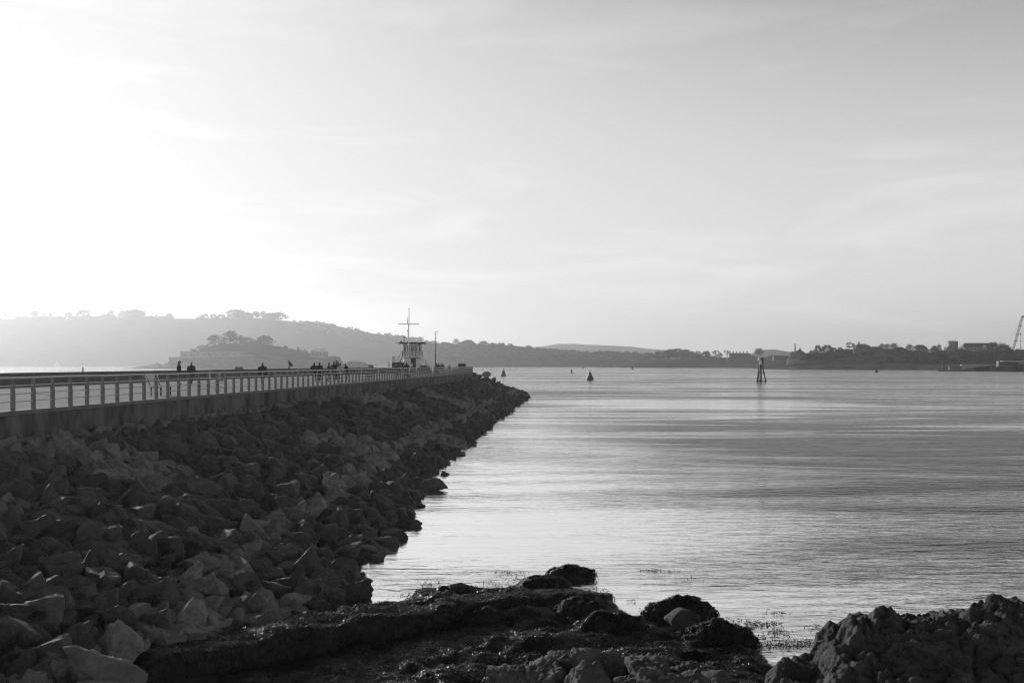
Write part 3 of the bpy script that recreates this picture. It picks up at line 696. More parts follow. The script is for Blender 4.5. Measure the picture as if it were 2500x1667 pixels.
for j, (pr, x, d, z, sz, i, px, py) in enumerate(cand):
    rr = np.random.default_rng(i); dark = weedy(x, d)
    rot = Matrix.Rotation(rr.uniform(0, 6.28), 3, 'Z') @ Matrix.Rotation(rr.normal() * .6, 3, 'X') @ Matrix.Rotation(rr.normal() * .6 + .12, 3, 'Y')
    zz = z + sz * .06 + rr.normal() * .05 - .02; zz -= .28 * sz * (x < wall_x(d) + 1.4)
    if dark: weedspots.append((x, d, zz, sz))
    if j < NIND:
        pl = PROTOD if dark else PROTO; me, kd = pl[rr.integers(0, len(pl))]
        o = link('boulder', me); o.matrix_world = Matrix.Translation((x, d, zz)) @ rot.to_4x4() @ Matrix.Scale(sz * .78, 4)
        a, b = where(x, d, px, py)
        lab = f"{SZ(sz)} {'dark weed-covered' if dark else 'bare ' + SHP[kd]} boulder {a}, {b}"
        tag(o, lab, 'boulder', 'boulders of the pier slope')
    else:
        k = rr.integers(0, 16); near = d < 60
        V = (MIDR if d < 34 else LOW)[k] @ np.array(rot).T * sz * .78 + np.array([x, d, zz])
        (hi2 if dark else hi).add(V, SPH[3 if d < 34 else 2][1])
tag(hi.build('boulders', M_ROCKS, smooth=False), 'thousands of smaller grey boulders filling the pier slope', 'boulder slope', kind='stuff')
tag(hi2.build('boulders', M_ROCKD, smooth=False), 'dark weed-covered boulders packed along the middle of the slope', 'boulder slope', kind='stuff')
# a few that stand out
def lone(px, py, z, size, asp, seed, lab, m=None, sub=4, pit=0, rough=.05, soft=16, tilt=(0, 0, 0), cat='boulder', name='boulder', planes=13):
    x, d, _ = G(px, py, z); V, f = rock_shape(seed, sub, planes, soft, rough, asp, pit)
    o = MB().add(V, f).build(name, m or M_ROCK, smooth=True); o.location = (x, d, z); o.scale = (size,) * 3; o.rotation_euler = tilt
    return tag(o, lab, cat, None)
def atd(px, py, d, size, asp, seed, lab, **k):
    o = lone(1250, 1500, .5, size, asp, seed, lab, **k); o.location = P(px, py, d); return o
atd(1188, 915, 180, .85, (1, .8, .8), 301, 'big tilted boulder standing on top of the pier head slope', tilt=(0, -.5, .3))
atd(1170, 918, 180.5, .75, (1.2, .8, .55), 302, 'flat boulder between the wall end and the big tilted boulder')
atd(1206, 925, 180, .45, (1, .8, .7), 303, 'small boulder below the big tilted boulder on the pier head')
atd(1290, 970, 171, .55, (1.3, .7, .45), 304, 'outermost dark rock just off the tip of the pier', m=M_ROCKD)
lone(1052, 1184, .22, .56, (1.4, .8, .6), 305, 'long dark boulder jutting out from the slope into the water', m=M_ROCKD, tilt=(0, -.12, .3))
lone(918, 1363, .04, .30, (1, .7, .55), 306, 'small dark stone lying alone in the water off the slope', m=M_ROCKD)
lone(886, 1372, .0, .20, (1.1, .7, .4), 307, 'tiny wet stone beside the lone stone in the water', m=M_ROCKD)
lone(1018, 1236, .0, .30, (1.8, .7, .35), 308, 'low flat stone just awash off the slope', m=M_ROCKD)
lone(1070, 1134, .0, .34, (1.8, .6, .35), 309, 'flat dark rock awash near the jutting boulder', m=M_ROCKD)
# ------------------------------------------------------------------ the lookout at the pier end
M_TWALL = mat('white_render', .82, .92, .75, 1.2, 5, bump=.004, bscale=14)
M_GLASS = mat('window_glass', .03, .05, .08, 3, spec=.8)
M_ROOF = mat('roof_edge', .05, .08, .7, 2)
TD = 165.0; tk = TD / F
tx0, ty0, _ = P(1007, 888, TD)
T = empty('lookout_tower', (tx0, ty0, DECK), R(4), 'white two storey harbour lookout with a flat overhanging roof and wrap-round balcony', 'lookout tower')
hwid = 1.46
def octo(r, cham, n_arc=6, corner=None):
    """square plan with chamfered corners; the corner towards the sun is a full round"""
    pts = []
    for q, (sx, sy) in enumerate(((1, -1), (1, 1), (-1, 1), (-1, -1))):
        c = cham if q != 3 else (corner or cham)
        cx_, cy_ = sx * (r - c), sy * (r - c); a0 = [-90, 0, 90, 180][q]
        for i in range(n_arc + 1): a = R(a0 + 90 * i / n_arc); pts.append((cx_ + c * math.cos(a), cy_ + c * math.sin(a)))
    return pts
lo_ = octo(hwid, .12, 5, 1.15)
def wallring(mb, pts, z0, z1, m=0): return mb.prism(pts, z0, z1, m)
wallring(MB(), lo_, -.1, 2.60).build('wall', M_TWALL, T)
up = octo(hwid, .5, 1)
wallring(MB(), up, 2.76, 3.70).build('upper_wall', M_TWALL, T)
wallring(MB(), up, 4.66, 4.92).build('head_band', M_TWALL, T)
fl = MB(); fl.prism(octo(hwid + .20, .5, 1), 2.60, 2.76); fl.build('balcony_floor', M_TWALL, T)
rf = MB(); rf.prism(octo(2.26, .7, 2), 4.92, 5.02); rf.prism(octo(2.30, .7, 2), 5.02, 5.12); roof = rf.build('roof', M_ROOF, T)
# window band: piers between panes all the way round the upper room
pp = MB()
for i in range(len(up)):
    a, b = np.array(up[i]), np.array(up[(i + 1) % len(up)]); L = np.linalg.norm(b - a)
    if L < .3: continue
    t = (b - a) / L; nrm = np.array([t[1], -t[0]]); k = max(1, int(round(L / .62)))
    for j in range(k + 1):
        c = a + t * (L * j / k); wd = .07 if 0 < j < k else .10
        q = [c - t * wd, c + t * wd, c + t * wd - nrm * .12, c - t * wd - nrm * .12]; pp.prism([tuple(x) for x in q][::-1], 3.70, 4.66)
    for j in range(k):
        c0, c1 = a + t * (L * j / k + .09), a + t * (L * (j + 1) / k - .09)
        wn = MB(); q = [c0 - nrm * .07, c1 - nrm * .07, c1 - nrm * .05, c0 - nrm * .05]; wn.prism([tuple(x) for x in q], 3.70, 4.66)
        pane = wn.build('window', M_GLASS, T)
        fr = MB(); q = [c0 - nrm * .045, c1 - nrm * .045, c1 - nrm * .01, c0 - nrm * .01]; fr.prism([tuple(x) for x in q], 4.34, 4.39); fr.build('frame', M_TWALL, pane)
pp.build('window_pier', M_TWALL, T)
# door with notice, canopy and lettering
dr = MB(); dr.box((-.22, -hwid - .02, .12), (.58, -hwid + .04, 2.46)); door = dr.build('door', M_DARK, T)
MB().box((-.24, -hwid - .06, 1.12), (.08, -hwid - .025, 1.70)).build('notice', M_WPAINT, door)
MB().box((.18, -hwid - .05, .15), (.22, -hwid - .022, 2.44)).build('door_edge', M_DKSTEEL, door)
MB().box((-.32, -hwid - .22, 2.47), (1.40, -hwid - .01, 2.53)).build('canopy', M_ROOF, T)
lt_ = MB(); lrng = random.Random(4)
for x0, x1 in ((-.62, -.14), (-.02, .40), (.56, .92)):     # three short words, too small to read in the picture
    x = x0
    while x < x1:
        q = lrng.uniform(.045, .07); lt_.box((x, -hwid - .225, 2.615), (x + q * .45, -hwid - .205, 2.745))
        zz_ = lrng.choice((2.615, 2.67, 2.72)); lt_.box((x + q * .45, -hwid - .225, zz_), (x + q, -hwid - .205, zz_ + .024)); x += q + .03
lt_.build('lettering', M_DARK, T)
# balcony railing
br = MB(); ring = octo(hwid + .17, .5, 1)
for i in range(len(ring)):
    a, b = np.array(ring[i]), np.array(ring[(i + 1) % len(ring)]); L = np.linalg.norm(b - a)
    if L < .05: continue
    for j in range(max(1, int(round(L / .62)))):
        c = a + (b - a) * j / max(1, int(round(L / .62))); br.tube([(c[0], c[1], 2.74), (c[0], c[1], 3.64)], .03, 6)
    for h in (3.64, 3.36, 3.06): br.tube([(a[0], a[1], h), (b[0], b[1], h)], .026 if h > 3.6 else .016, 6)
br.build('balcony_railing', M_DKSTEEL, T)
# stone steps and landing on the sun side, and a curved stair with handrails on the other
st = MB(); st.box((-3.35, -.7, -.05), (-hwid - .02, 1.2, 1.88)); st.box((-4.0, -.5, -.05), (-3.36, 1.0, .92)); st.box((-2.1, -1.3, -.05), (-hwid - .02, -.72, 1.45)); st.build('landing', M_PARA, T)
lr = MB()
for x, z0 in ((-3.95, .9), (-3.75, .9), (-3.3, 1.86), (-3.12, 1.86), (-2.9, 1.86), (-2.2, 1.86)): lr.tube([(x, -.6, z0), (x, -.6, z0 + (.92 if x > -3.5 else 1.0))], .035, 6)
for h in (.93, .62, .32): lr.tube([(-3.32, -.6, 1.86 + h), (-1.75, -.6, 1.86 + h)], .025, 6)
lr.tube([(-3.98, -.6, 1.88), (-3.72, -.6, 1.88)], .03, 6)
lr.build('landing_railing', M_DKSTEEL, T)
sf = MB(); sf.tube([(-2.35, -1.0, 1.2), (-1.62, -1.0, 2.72), (-1.62, -1.0, 3.3)], [.07, .08, .05], 6); sf.tube([(-2.75, -1.1, 1.5), (-2.1, -1.1, 3.05), (-1.72, -1.1, 3.6)], .022, 6)
sf.tube([(-2.75, -.8, 1.5), (-2.1, -.8, 3.05), (-1.72, -.8, 3.6)], .022, 6)
for i in range(7): sf.box((-2.42 + i * .115, -1.35, 1.25 + i * .22), (-2.2 + i * .115, -.75, 1.29 + i * .22))
sf.build('steep_stair', M_DKSTEEL, T)
cs = MB(); cr_ = MB()
for i in range(9):
    a = R(-62 + i * 13); c = np.array([hwid + .1 + 1.15 * math.sin(R(90) * i / 8), -.9 + .05 * i]); h = 1.35 - 1.2 * (i / 8) ** 1.3
    cs.box((c[0] - .2, c[1] - .6, -.05), (c[0] + .2, c[1] + .6, h - .02 * i)); 
cs.build('stair', M_PARA, T)
for off, m_ in ((1.0, .028), (.68, .018), (.36, .018)):
    pts = [(hwid + .02 + 1.36 * i / 10, -1.45 + .3 * i / 10, 1.42 + off - 1.25 * (i / 10) ** 1.9) for i in range(11)]; cr_.tube(pts, m_, 6)
for i in (5, 8, 10): x, y, z = (hwid + .02 + 1.36 * i / 10, -1.45 + .3 * i / 10, 1.42 - 1.25 * (i / 10) ** 1.9); cr_.tube([(x, y, max(.02, z - .3)), (x, y, z + 1.0)], .03, 6)
cr_.build('stair_railing', M_DKSTEEL, T)
# things on the roof
MB().tube([(-1.27, -.6, 5.1), (-1.27, -.6, 6.0)], .035, 6).box((-1.5, -.68, 6.0), (-1.04, -.52, 6.09)).build('radar_bar', M_DKSTEEL, roof)
MB().box((-1.95, -.9, 5.12), (-1.72, -.7, 5.38)).build('vent_box', M_ROOF, roof)
MB().box((-2.62, -1.0, 4.95), (-2.31, -.75, 5.08)).build('floodlight', M_WPAINT, roof)
MB().box((1.1, -1.75, 4.72), (1.55, -1.5, 4.83)).build('camera_arm', M_ROOF, roof)
ra = MB()
for i in range(12): a = 6.28 * i / 12; ra.tube([(1.7 * math.cos(a), 1.7 * math.sin(a), 5.12), (1.7 * math.cos(a), 1.7 * math.sin(a), 5.42)], .012, 4)
ra.build('roof_rods', M_DKSTEEL, roof)
# dark rounded rubble bank at the stair foot
hb = MB(); V, f = rock_shape(401, 4, 9, 8, .12, (1.35, .8, .78)); hb.add(V, f); o = hb.build('planter', M_ROCKD, smooth=True); o.location = (tx0 + 2.35, ty0 - 2.6, DECK + .48)
tag(o, 'dark rounded planter mound at the foot of the curved stair', 'planter')
# signal mast with crossarm and halyards
mk = 160 / F; x, y, _ = P(997.6, 888, 160)
SM = empty('signal_mast', (x, y, DECK), 0, 'tall white signal mast with a crossarm in front of the lookout', 'signal mast')
zz = lambda py: EYE - (py - HY) * mk - DECK
MB().tube([(0, 0, 0), (0, 0, zz(793))], [.085, .075], 8).build('lower_mast', M_WPAINT, SM, True)
MB().tube([(.06, 0, zz(797)), (.06, 0, zz(754.5))], [.06, .045], 8).ell((.06, 0, zz(754)), (.09, .09, .08)).build('topmast', M_DKSTEEL, SM, True)
MB().tube([(-1.67, 0, zz(791.2)), (1.70, 0, zz(791.2))], [.05, .05], 8).build('crossarm', M_DKSTEEL, SM, True)
MB().tube([(-.17, 0, zz(790)), (-.26, 0, zz(771))], [.05, .03], 6).build('gaff', M_DKSTEEL, SM)
MB().tube([(-.22, 0, zz(850)), (-.22, 0, zz(806))], .02, 5).ell((-.22, 0, zz(807)), (.1, .1, .1)).build('lamp_pole', M_DKSTEEL, SM)
hy = MB()
for sx in (-1.3, -.9, .6, 1.15): hy.tube([(sx, 0, zz(792)), (sx * .75, -.05, zz(806)), (sx * .35, -.1, zz(817)), (0, -.1, zz(818))], .006, 3, cap=False)
hy.build('halyards', M_STEEL, SM)
mk = 168 / F; x, y, _ = P(1063.6, 888, 168); zz = lambda py: EYE - (py - HY) * mk - DECK
AM = empty('aerial_mast', (x, y, DECK), 0, 'slim aerial mast with short crossbars standing by the group at the pier end', 'aerial mast')
MB().tube([(-.1, 0, 0), (-.04, 0, zz(855)), (.03, 0, zz(808.5))], [.1, .075, .045], 8).build('mast', M_DKSTEEL, AM, True)
for i, (py, l, r_) in enumerate(((811.5, .36, .03), (816.8, .30, .035), (825, .22, .02), (833.5, .16, .06), (839.5, .18, .025), (844.5, .2, .02))):
    MB().tube([(-l * .9 + .02, 0, zz(py)), (l + .02, 0, zz(py))], r_, 6).build('aerial', M_DKSTEEL, AM)
V, f = rock_shape(402, 2, 6, 8, .1, (.05, .03, .09)); ob = MB().add(V + np.array([.22, 0, zz(808)]), f).build('instrument', M_DKSTEEL, AM)

# ------------------------------------------------------------------ people
M_SKIN = mat('skin', .28, .34, .6, 5)
CL = {k: mat('cloth_' + k, a, b, .9, 9) for k, a, b in (('black', .018, .03), ('dark', .03, .05), ('grey', .07, .1), ('pale', .38, .5), ('trouser', .025, .045), ('light_trouser', .15, .2))}
M_HAIR = {'dark': mat('dark_hair', .015, .03, .7, 20), 'grey': mat('grey_hair', .22, .32, .7, 20), 'bald': M_SKIN}
def cap_(mb, a, b, r0, r1, n=10):
    a, b = np.array(a, float), np.array(b, float); d = b - a; L = np.linalg.norm(d) + 1e-6; d /= L
    pts, rs = [], []
    for t in np.linspace(-math.pi / 2, 0, 4): pts.append(a + d * r0 * math.sin(t)); rs.append(max(.002, r0 * math.cos(t)))
    for t in np.linspace(0, math.pi / 2, 4): pts.append(b + d * r1 * math.sin(t)); rs.append(max(.002, r1 * math.cos(t)))
    mb.tube(pts, rs, n)
def remesh(mb, name, mats, parent, vox, pick=None):
    me = mb.mesh('tmp', mats[0]); o = bpy.data.objects.new('tmp', me); COL.objects.link(o)
    m = o.modifiers.new('r', 'REMESH'); m.mode = 'VOXEL'; m.voxel_size = vox; s_ = o.modifiers.new('s', 'SMOOTH'); s_.iterations = 2; s_.factor = .4
    bpy.context.view_layer.update(); dg = bpy.context.evaluated_depsgraph_get()
    me2 = bpy.data.meshes.new_from_object(o.evaluated_get(dg)); bpy.data.objects.remove(o); me2.name = name
    me2.materials.clear()
    for x in mats: me2.materials.append(x)
    n = len(me2.polygons); me2.polygons.foreach_set('use_smooth', np.ones(n, bool))
    if pick is not None:
        c = np.zeros(n * 3, np.float32); me2.polygons.foreach_get('center', c); me2.polygons.foreach_set('material_index', pick(c.reshape(-1, 3)).astype(np.int32))
    return link(name, me2, parent)
def person(px, d, face, label, h=1.72, coat='black', legs='trouser', hair='dark', stride=.16, bend=0.0, arms='hang', hat=None, hood=False, wide=1.0, long_=False, sit=0.0, z=None, group=None, by=None):
    """face: heading in degrees, 0 walks away from the viewer; bend leans the trunk forward"""
    k = h / 1.75; x, y, _ = P(px, 888, d)
    root = empty('person', (x, y, DECK if z is None else z), R(-face), label, 'person', group)
    def pt(x_, y_, z_):                       # forward lean about the hips
        if z_ > .95:
            dz = z_ - .95; a = bend; y_, z_ = y_ * math.cos(a) + dz * math.sin(a), .95 + dz * math.cos(a) - y_ * math.sin(a)
        return (x_ * k, y_ * k, (z_ - sit) * k)
    W = wide
    b = MB(); s = stride
    for sx, yy in ((-1, s), (1, -s)):
        hp = (sx * .095, 0, .92); kn = (sx * .10, yy * .62 + .05 * abs(s) * 4, .50); an_ = (sx * .10, yy - (.05 if yy < 0 else 0), .085 + (.05 if yy < 0 and s > .05 else 0))
        if sit: kn = (sx * .12, .38, .86); an_ = (sx * .12, .40, .46)
        cap_(b, pt(*hp), pt(*kn), .088 * k, .06 * k); cap_(b, pt(*kn), pt(*an_), .058 * k, .042 * k)
        cap_(b, pt(an_[0], an_[1] - .04, an_[2] - .035), pt(an_[0], an_[1] + .15, an_[2] - .045), .043 * k, .034 * k, 8)
    cap_(b, pt(-.06, 0, .95), pt(.06, 0, .95), .12 * k, .12 * k); cap_(b, pt(0, 0, .95), pt(0, 0, 1.33), .125 * k, .15 * k); cap_(b, pt(-.13 * W, 0, 1.40), pt(.13 * W, 0, 1.40), .075 * k, .075 * k)
    cap_(b, pt(0, 0, 1.42), pt(0, .02, 1.57), .058 * k, .052 * k)
    hc = np.array(pt(0, .03, 1.655)); b.ell(hc, (.073 * k, .092 * k, .115 * k), 14, 10); b.ell(hc + np.array([0, .03, -.06]) * k, (.055 * k, .07 * k, .06 * k))
    f_ = np.array(pt(0, 1.03, 1.655)) - np.array(pt(0, .03, 1.655)); f_ = f_ / np.linalg.norm(f_)
    b.ell(hc + f_ * .094 * k - np.array([0, 0, .015 * k]), (.014 * k, .02 * k, .022 * k), 6, 5)          # nose
    for sx in (-1, 1): b.ell(hc + np.array([sx * .074 * k, 0, -.005 * k]), (.012 * k, .02 * k, .03 * k), 6, 5)   # ears
    hands = []; AR = MB()
    for sx in (-1, 1):
        sh = (sx * .195 * W, 0, 1.40)
        if arms == 'hang': el = (sx * .225 * W, -.03 + sx * .06, 1.10); wr = (sx * .20 * W, .06 + sx * .1, .86)
        elif arms == 'front': el = (sx * .26 * W, .0, 1.12); wr = (sx * .07, .25, 1.10)
        elif arms == 'pocket': el = (sx * .25 * W, -.07, 1.12); wr = (sx * .175 * W, .08, .96)
        elif arms == 'phone': el = (sx * .24 * W, .1, 1.15); wr = (sx * .07, .27, 1.32)
        elif arms == 'reach': el = (sx * .21 * W, .2, 1.22); wr = (sx * .15, .45, 1.15)
        else: el = (sx * .27 * W, -.12, 1.12); wr = (sx * .10, -.16, .98)
        cap_(b, pt(*sh), pt(*el), .05 * k, .042 * k); cap_(b, pt(*el), pt(*wr), .04 * k, .03 * k); cap_(AR, pt(*sh), pt(*el), .075 * k, .062 * k); cap_(AR, pt(*el), pt(*wr), .062 * k, .052 * k)
        W0, E0 = np.array(pt(*wr)), np.array(pt(*el)); dr_ = (W0 - E0) / np.linalg.norm(W0 - E0); sd = np.cross(dr_, [1, 0, 0]); sd /= np.linalg.norm(sd) + 1e-9
        cap_(b, W0 + dr_ * .03 * k, W0 + dr_ * .075 * k, .026 * k, .03 * k, 8)
        for q in range(4):
            o0 = W0 + dr_ * .085 * k + sd * (q - 1.5) * .021 * k; ln = (.062, .075, .07, .052)[q] * k
            cap_(b, o0, o0 + dr_ * ln * .6 - np.array([sx * .012 * k, 0, 0]), .0092 * k, .0085 * k, 6); cap_(b, o0 + dr_ * ln * .6 - np.array([sx * .012 * k, 0, 0]), o0 + dr_ * ln - np.array([sx * .028 * k, 0, 0]), .0085 * k, .007 * k, 6)
        t0 = W0 + dr_ * .04 * k + sd * .03 * k; cap_(b, t0, t0 + dr_ * .04 * k + sd * .032 * k, .011 * k, .009 * k, 6)
        hands.append(W0)
    hip = .93 * k
    def pick(c):
        r = np.zeros(len(c)); r[(c[:, 2] < (hip - sit * k + .02))] = 1
        for w0 in hands: r[np.linalg.norm(c - w0, axis=1) < .2 * k] = 0
        r[c[:, 2] < (.10 * k - sit * k * .2)] = 2
        return r
    remesh(b, 'body', [M_SKIN, CL[legs], CL['black']], root, .0125 * k, pick)
    c = MB(); lo2 = .62 if long_ else .82
    cap_(c, pt(-.05, 0, 1.02), pt(.05, 0, 1.02), .155 * k * W, .155 * k * W); cap_(c, pt(0, 0, 1.02), pt(0, 0, 1.34), .158 * k * W, .172 * k * W); cap_(c, pt(-.14 * W, 0, 1.385), pt(.14 * W, 0, 1.385), .095 * k, .095 * k)
    if not sit: c.tube([pt(0, 0, lo2), pt(0, 0, .90), pt(0, 0, 1.08)], [.20 * k * W, .185 * k * W, .165 * k * W], 16)
    cap_(c, pt(0, 0, 1.44), pt(0, .01, 1.52), .085 * k, .075 * k); c.n_ = 0
    for v_, g_, m_ in zip([AR.v], [AR.g], [AR.m]):
        off = c.n
        for vv in v_: c.v.append(vv); c.n += len(vv)
        for gg, mm in zip(g_, m_): c.g.append(gg + off); c.m.append(mm)
    if hood: c.ell(hc + np.array([0, -.02, .0]) * k, (.098 * k, .105 * k, .138 * k), 12, 8)
    remesh(c, 'coat', [CL[coat]], root, .018 * k)
    if not hood:
        hh = MB(); D, Fc = SPH[3]; V = D * np.array([.083, .10, .125]) * k + hc - f_ * .012 * k
        keep = (D[:, 2] > .25) | ((D @ f_) < -.15); Ff = Fc[keep[Fc].all(1)]
        if hair != 'bald': hh.add(V + 0, Ff).build('hair', M_HAIR[hair], root, True)
    if hat:
        ht_ = MB(); ht_.ell(hc + np.array([0, .0, .095]) * k, (.105 * k, .12 * k, .06 * k), 12, 8); ht_.ell(hc + f_ * .13 * k + np.array([0, 0, .075]) * k, (.075 * k, .07 * k, .014 * k), 10, 6); ht_.build('flat_cap', CL['dark'], root, True)
    return root
PG = None
person(437, 76, 60, 'person in a flat cap and dark coat, standing beside a white-haired companion', 1.76, hat=True, coat='black', arms='pocket', stride=.05)
person(467, 74, 5, 'stout grey-haired person in a dark coat seen from behind, beside the flat-capped one', 1.72, coat='black', hair='grey', wide=1.2, arms='hang', stride=.12)
person(641, 72, -4, 'lone walker in a dark coat with wide shoulders, mid-stride behind the railing', 1.66, coat='black', wide=1.35, stride=.24, arms='hang', hair='dark')
person(531, 59, 100, 'small child in a pale hooded coat, stooping beside the railing posts', 1.08, coat='pale', legs='grey', hood=True, bend=.35, arms='reach', stride=.06, wide=1.25)
person(712, 118, -70, 'hunched figure sitting up on the parapet wall', 1.6, coat='dark', bend=.75, sit=.46, arms='front', z=DECK + .96 , stride=.0)
person(767, 88, -20, 'bulky person in a dark coat, the first of the strolling pair arm in arm', 1.70, coat='black', wide=1.25, stride=.16, arms='pocket')
person(780, 87, 10, 'person in a dark jacket, second of the strolling pair', 1.71, coat='black', wide=1.25, stride=.14, arms='pocket')
person(803, 89, 60, 'person in a grey coat looking down at the hands, next to the strolling pair', 1.66, coat='grey', legs='dark', arms='phone', hair='dark', stride=.12, wide=1.1)
person(815.5, 95, 15, 'person in a long dark coat at the core of the talking group', 1.80, coat='black', wide=1.2, arms='front', stride=.06, long_=True)
person(821.5, 97, 80, 'tallest person of the talking group, head turned to the side', 1.92, coat='black', arms='front', stride=.03, wide=.9)
person(826.5, 99, -70, 'person half hidden behind the pale checked coat', 1.76, coat='black', arms='front', stride=.03, wide=.8)
person(831, 84, -10, 'person in a pale checked coat walking with the talking group', 1.64, coat='pale', legs='light_trouser', wide=1.2, stride=.2, arms='pocket')
person(849, 100, -75, 'person bending forwards over the parapet past the talking group', 1.68, coat='black', bend=.42, arms='reach', stride=.05)
person(966, 118, 30, 'white-haired person in dark clothes, leaning by the lookout steps', 1.55, coat='dark', hair='grey', bend=.12, stride=.14, arms='front')
person(972, 122, -50, 'person in a dark coat beside the white-haired one by the lookout steps', 1.5, coat='black', stride=.05, arms='pocket', wide=1.1)
person(993, 121, 0, 'broad person in a dark hooded coat walking towards the lookout door', 1.72, coat='black', hood=True, wide=1.3, stride=.12, arms='pocket', long_=True)
person(1065.5, 150, 60, 'slim person standing right against the aerial mast', 1.7, coat='black', stride=.03, arms='front')
person(1070.5, 149, -60, 'stout person facing the aerial mast at the pier end', 1.68, coat='black', stride=.04, arms='pocket', wide=1.3)
person(1076.8, 150, 60, 'third person of the pier end group, close to the last one', 1.68, coat='black', stride=.03, arms='front', wide=1.1)
person(1081.5, 151, -60, 'last person of the pier end group, furthest from the mast', 1.70, coat='black', stride=.03, arms='front', wide=1.1)
person(1097.3, 168, 10, 'solitary small figure behind the pier end railing', 1.45, coat='dark', stride=.05, arms='pocket')

# ------------------------------------------------------------------ buoys and the beacon
M_BUOYD = mat('dark_buoy_paint', .02, .04, .5, 2, 5)
M_BUOYG = mat('grey_buoy_paint', .05, .10, .5, 2, 5)
def buoy(px, yb, hpx, wpx, kind, label, m=M_BUOYD):
    d = EYE * F / (yb - HY); k = d / F; h, r = hpx * k, wpx * k / 2
    x, y, _ = P(px, yb, d); o = empty('buoy', (x, y, 0), .3, label, 'buoy')
    if kind == 'bell':
        MB().lathe([(r * .9, -.5), (r, -.1), (r, h * .26), (r * .93, h * .29)], n=20).build('float', m, o, True)
        MB().lathe([(r * .8, h * .28), (r * .72, h * .36), (r * .60, h * .50), (r * .42, h * .68), (r * .22, h * .8), (r * .1, h * .84)], n=20).build('superstructure', m, o, True)
        MB().lathe([(r * .1, h * .82), (r * .1, h * .93), (r * .16, h * .94), (r * .16, h)], n=10).build('lamp', m, o, True)
    elif kind == 'can':
        MB().lathe([(r * .9, -.5), (r, -.1), (r, h * .22), (r * .95, h * .27)], n=20).build('float', m, o, True)
        MB().lathe([(r * .66, h * .26), (r * .58, h * .5), (r * .5, h * .73), (r * .46, h * .75)], n=20).build('superstructure', m, o, True)
        g = MB(); g.tube([(0, 0, h * .74), (0, 0, h * .95)], r * .07, 6).ell((r * .12, 0, h * .96), (r * .2, r * .08, h * .04)); g.build('topmark', m, o, True)
    elif kind == 'pillar':
        MB().lathe([(r * .9, -.5), (r, -.1), (r, h * .10), (r * .8, h * .14)], n=18).build('float', m, o, True)
        MB().lathe([(r * .66, h * .14), (r * .7, h * .56), (r * .6, h * .6)], n=18).build('superstructure', m, o, True)
        g = MB(); g.tube([(0, 0, h * .58), (0, 0, h * .99)], r * .07, 5); g.ell((0, 0, h * .78), (r * .2, r * .2, h * .03)); g.ell((0, 0, h * .96), (r * .24, r * .24, h * .035)); g.build('topmark', m, o, True)
    else:
        MB().ell((0, 0, h * .3), (r, r, h * .7), 12, 8).build('float', m, o, True)
    return o
buoy(1440.5, 928, 24, 17, 'bell', 'large dark bell-shaped buoy floating in mid channel')
buoy(1229, 918, 18, 13.5, 'can', 'dark flat-topped buoy with a bird-like topmark off the pier end', M_BUOYG)
buoy(1395.5, 910.5, 13, 6, 'pillar', 'slim pillar buoy between the flat-topped and bell-shaped buoys', M_BUOYG)
buoy(1312, 897.5, 5, 5, 'bell', 'tiny pale distant buoy under the wooded hill', M_BUOYG)
buoy(1423, 900, 4.5, 5, 'bell', 'small distant buoy just above the bell-shaped buoy', M_BUOYG)
buoy(1377.5, 896.2, 2.6, 3, 'bell', 'faintest distant buoy near the far shore', M_BUOYG)
buoy(1544, 902, 7, 6.5, 'bell', 'small dark buoy below the green headland tip', M_BUOYD)
buoy(2139.5, 909, 9.5, 10, 'bell', 'dark conical buoy close to the wooded headland shore')
buoy(202.3, 911, 24, 6.6, 'pillar', 'pale pillar buoy with a double topmark beyond the parapet', M_BUOYG)
for px, lab in ((1178, 'mooring float at the pier end of the row of five'), (1198, 'second mooring float from the pier in the row of five'), (1213, 'middle mooring float of the row of five'), (1245, 'mooring float just past the flat-topped buoy'), (1261, 'outermost mooring float of the row of five')):
    o = buoy(px, 901, 1.9, 2.8, 'ball', lab, M_BUOYD); o['group'] = 'row of small mooring floats'
def sail(px, yb, h, lab, d):
    k = d / F; x, y, _ = P(px, yb, d); o = empty('sailing_boat', (x, y, 0), .4, lab, 'sailing boat')
    L = h * k * .55; b = MB(); pr = [(-L, .0), (-L * .6, -L * .2), (L * .5, -L * .22), (L * 1.1, 0), (L * .5, L * .22), (-L * .6, L * .2)]; b.prism(pr, -.2, L * .22); b.build('hull', M_WPAINT, o)
    s_ = MB(); s_.add([(0, 0, L * .4), (-L * .95, .1, L * .4), (0, 0, h * k), (0, .04, L * .4), (-L * .95, .14, L * .4), (0, .04, h * k)], [(0, 1, 2), (5, 4, 3)]); s_.add([(.1, 0, L * .35), (L * .95, 0, L * .3), (.1, 0, h * k * .85), (.1, .04, L * .35), (L * .95, .04, L * .3), (.1, .04, h * k * .85)], [(0, 1, 2), (5, 4, 3)]); s_.build('sail', M_WPAINT, o)
    MB().tube([(0, 0, L * .2), (0, 0, h * k * 1.03)], .06, 5).build('mast', M_DKSTEEL, o)
sail(139, 894.6, 16, 'faint white sailing boat under the hazy hill', 2100)
sail(1500, 896.6, 5, 'tiny white sailing boat off the green headland tip', 1640)
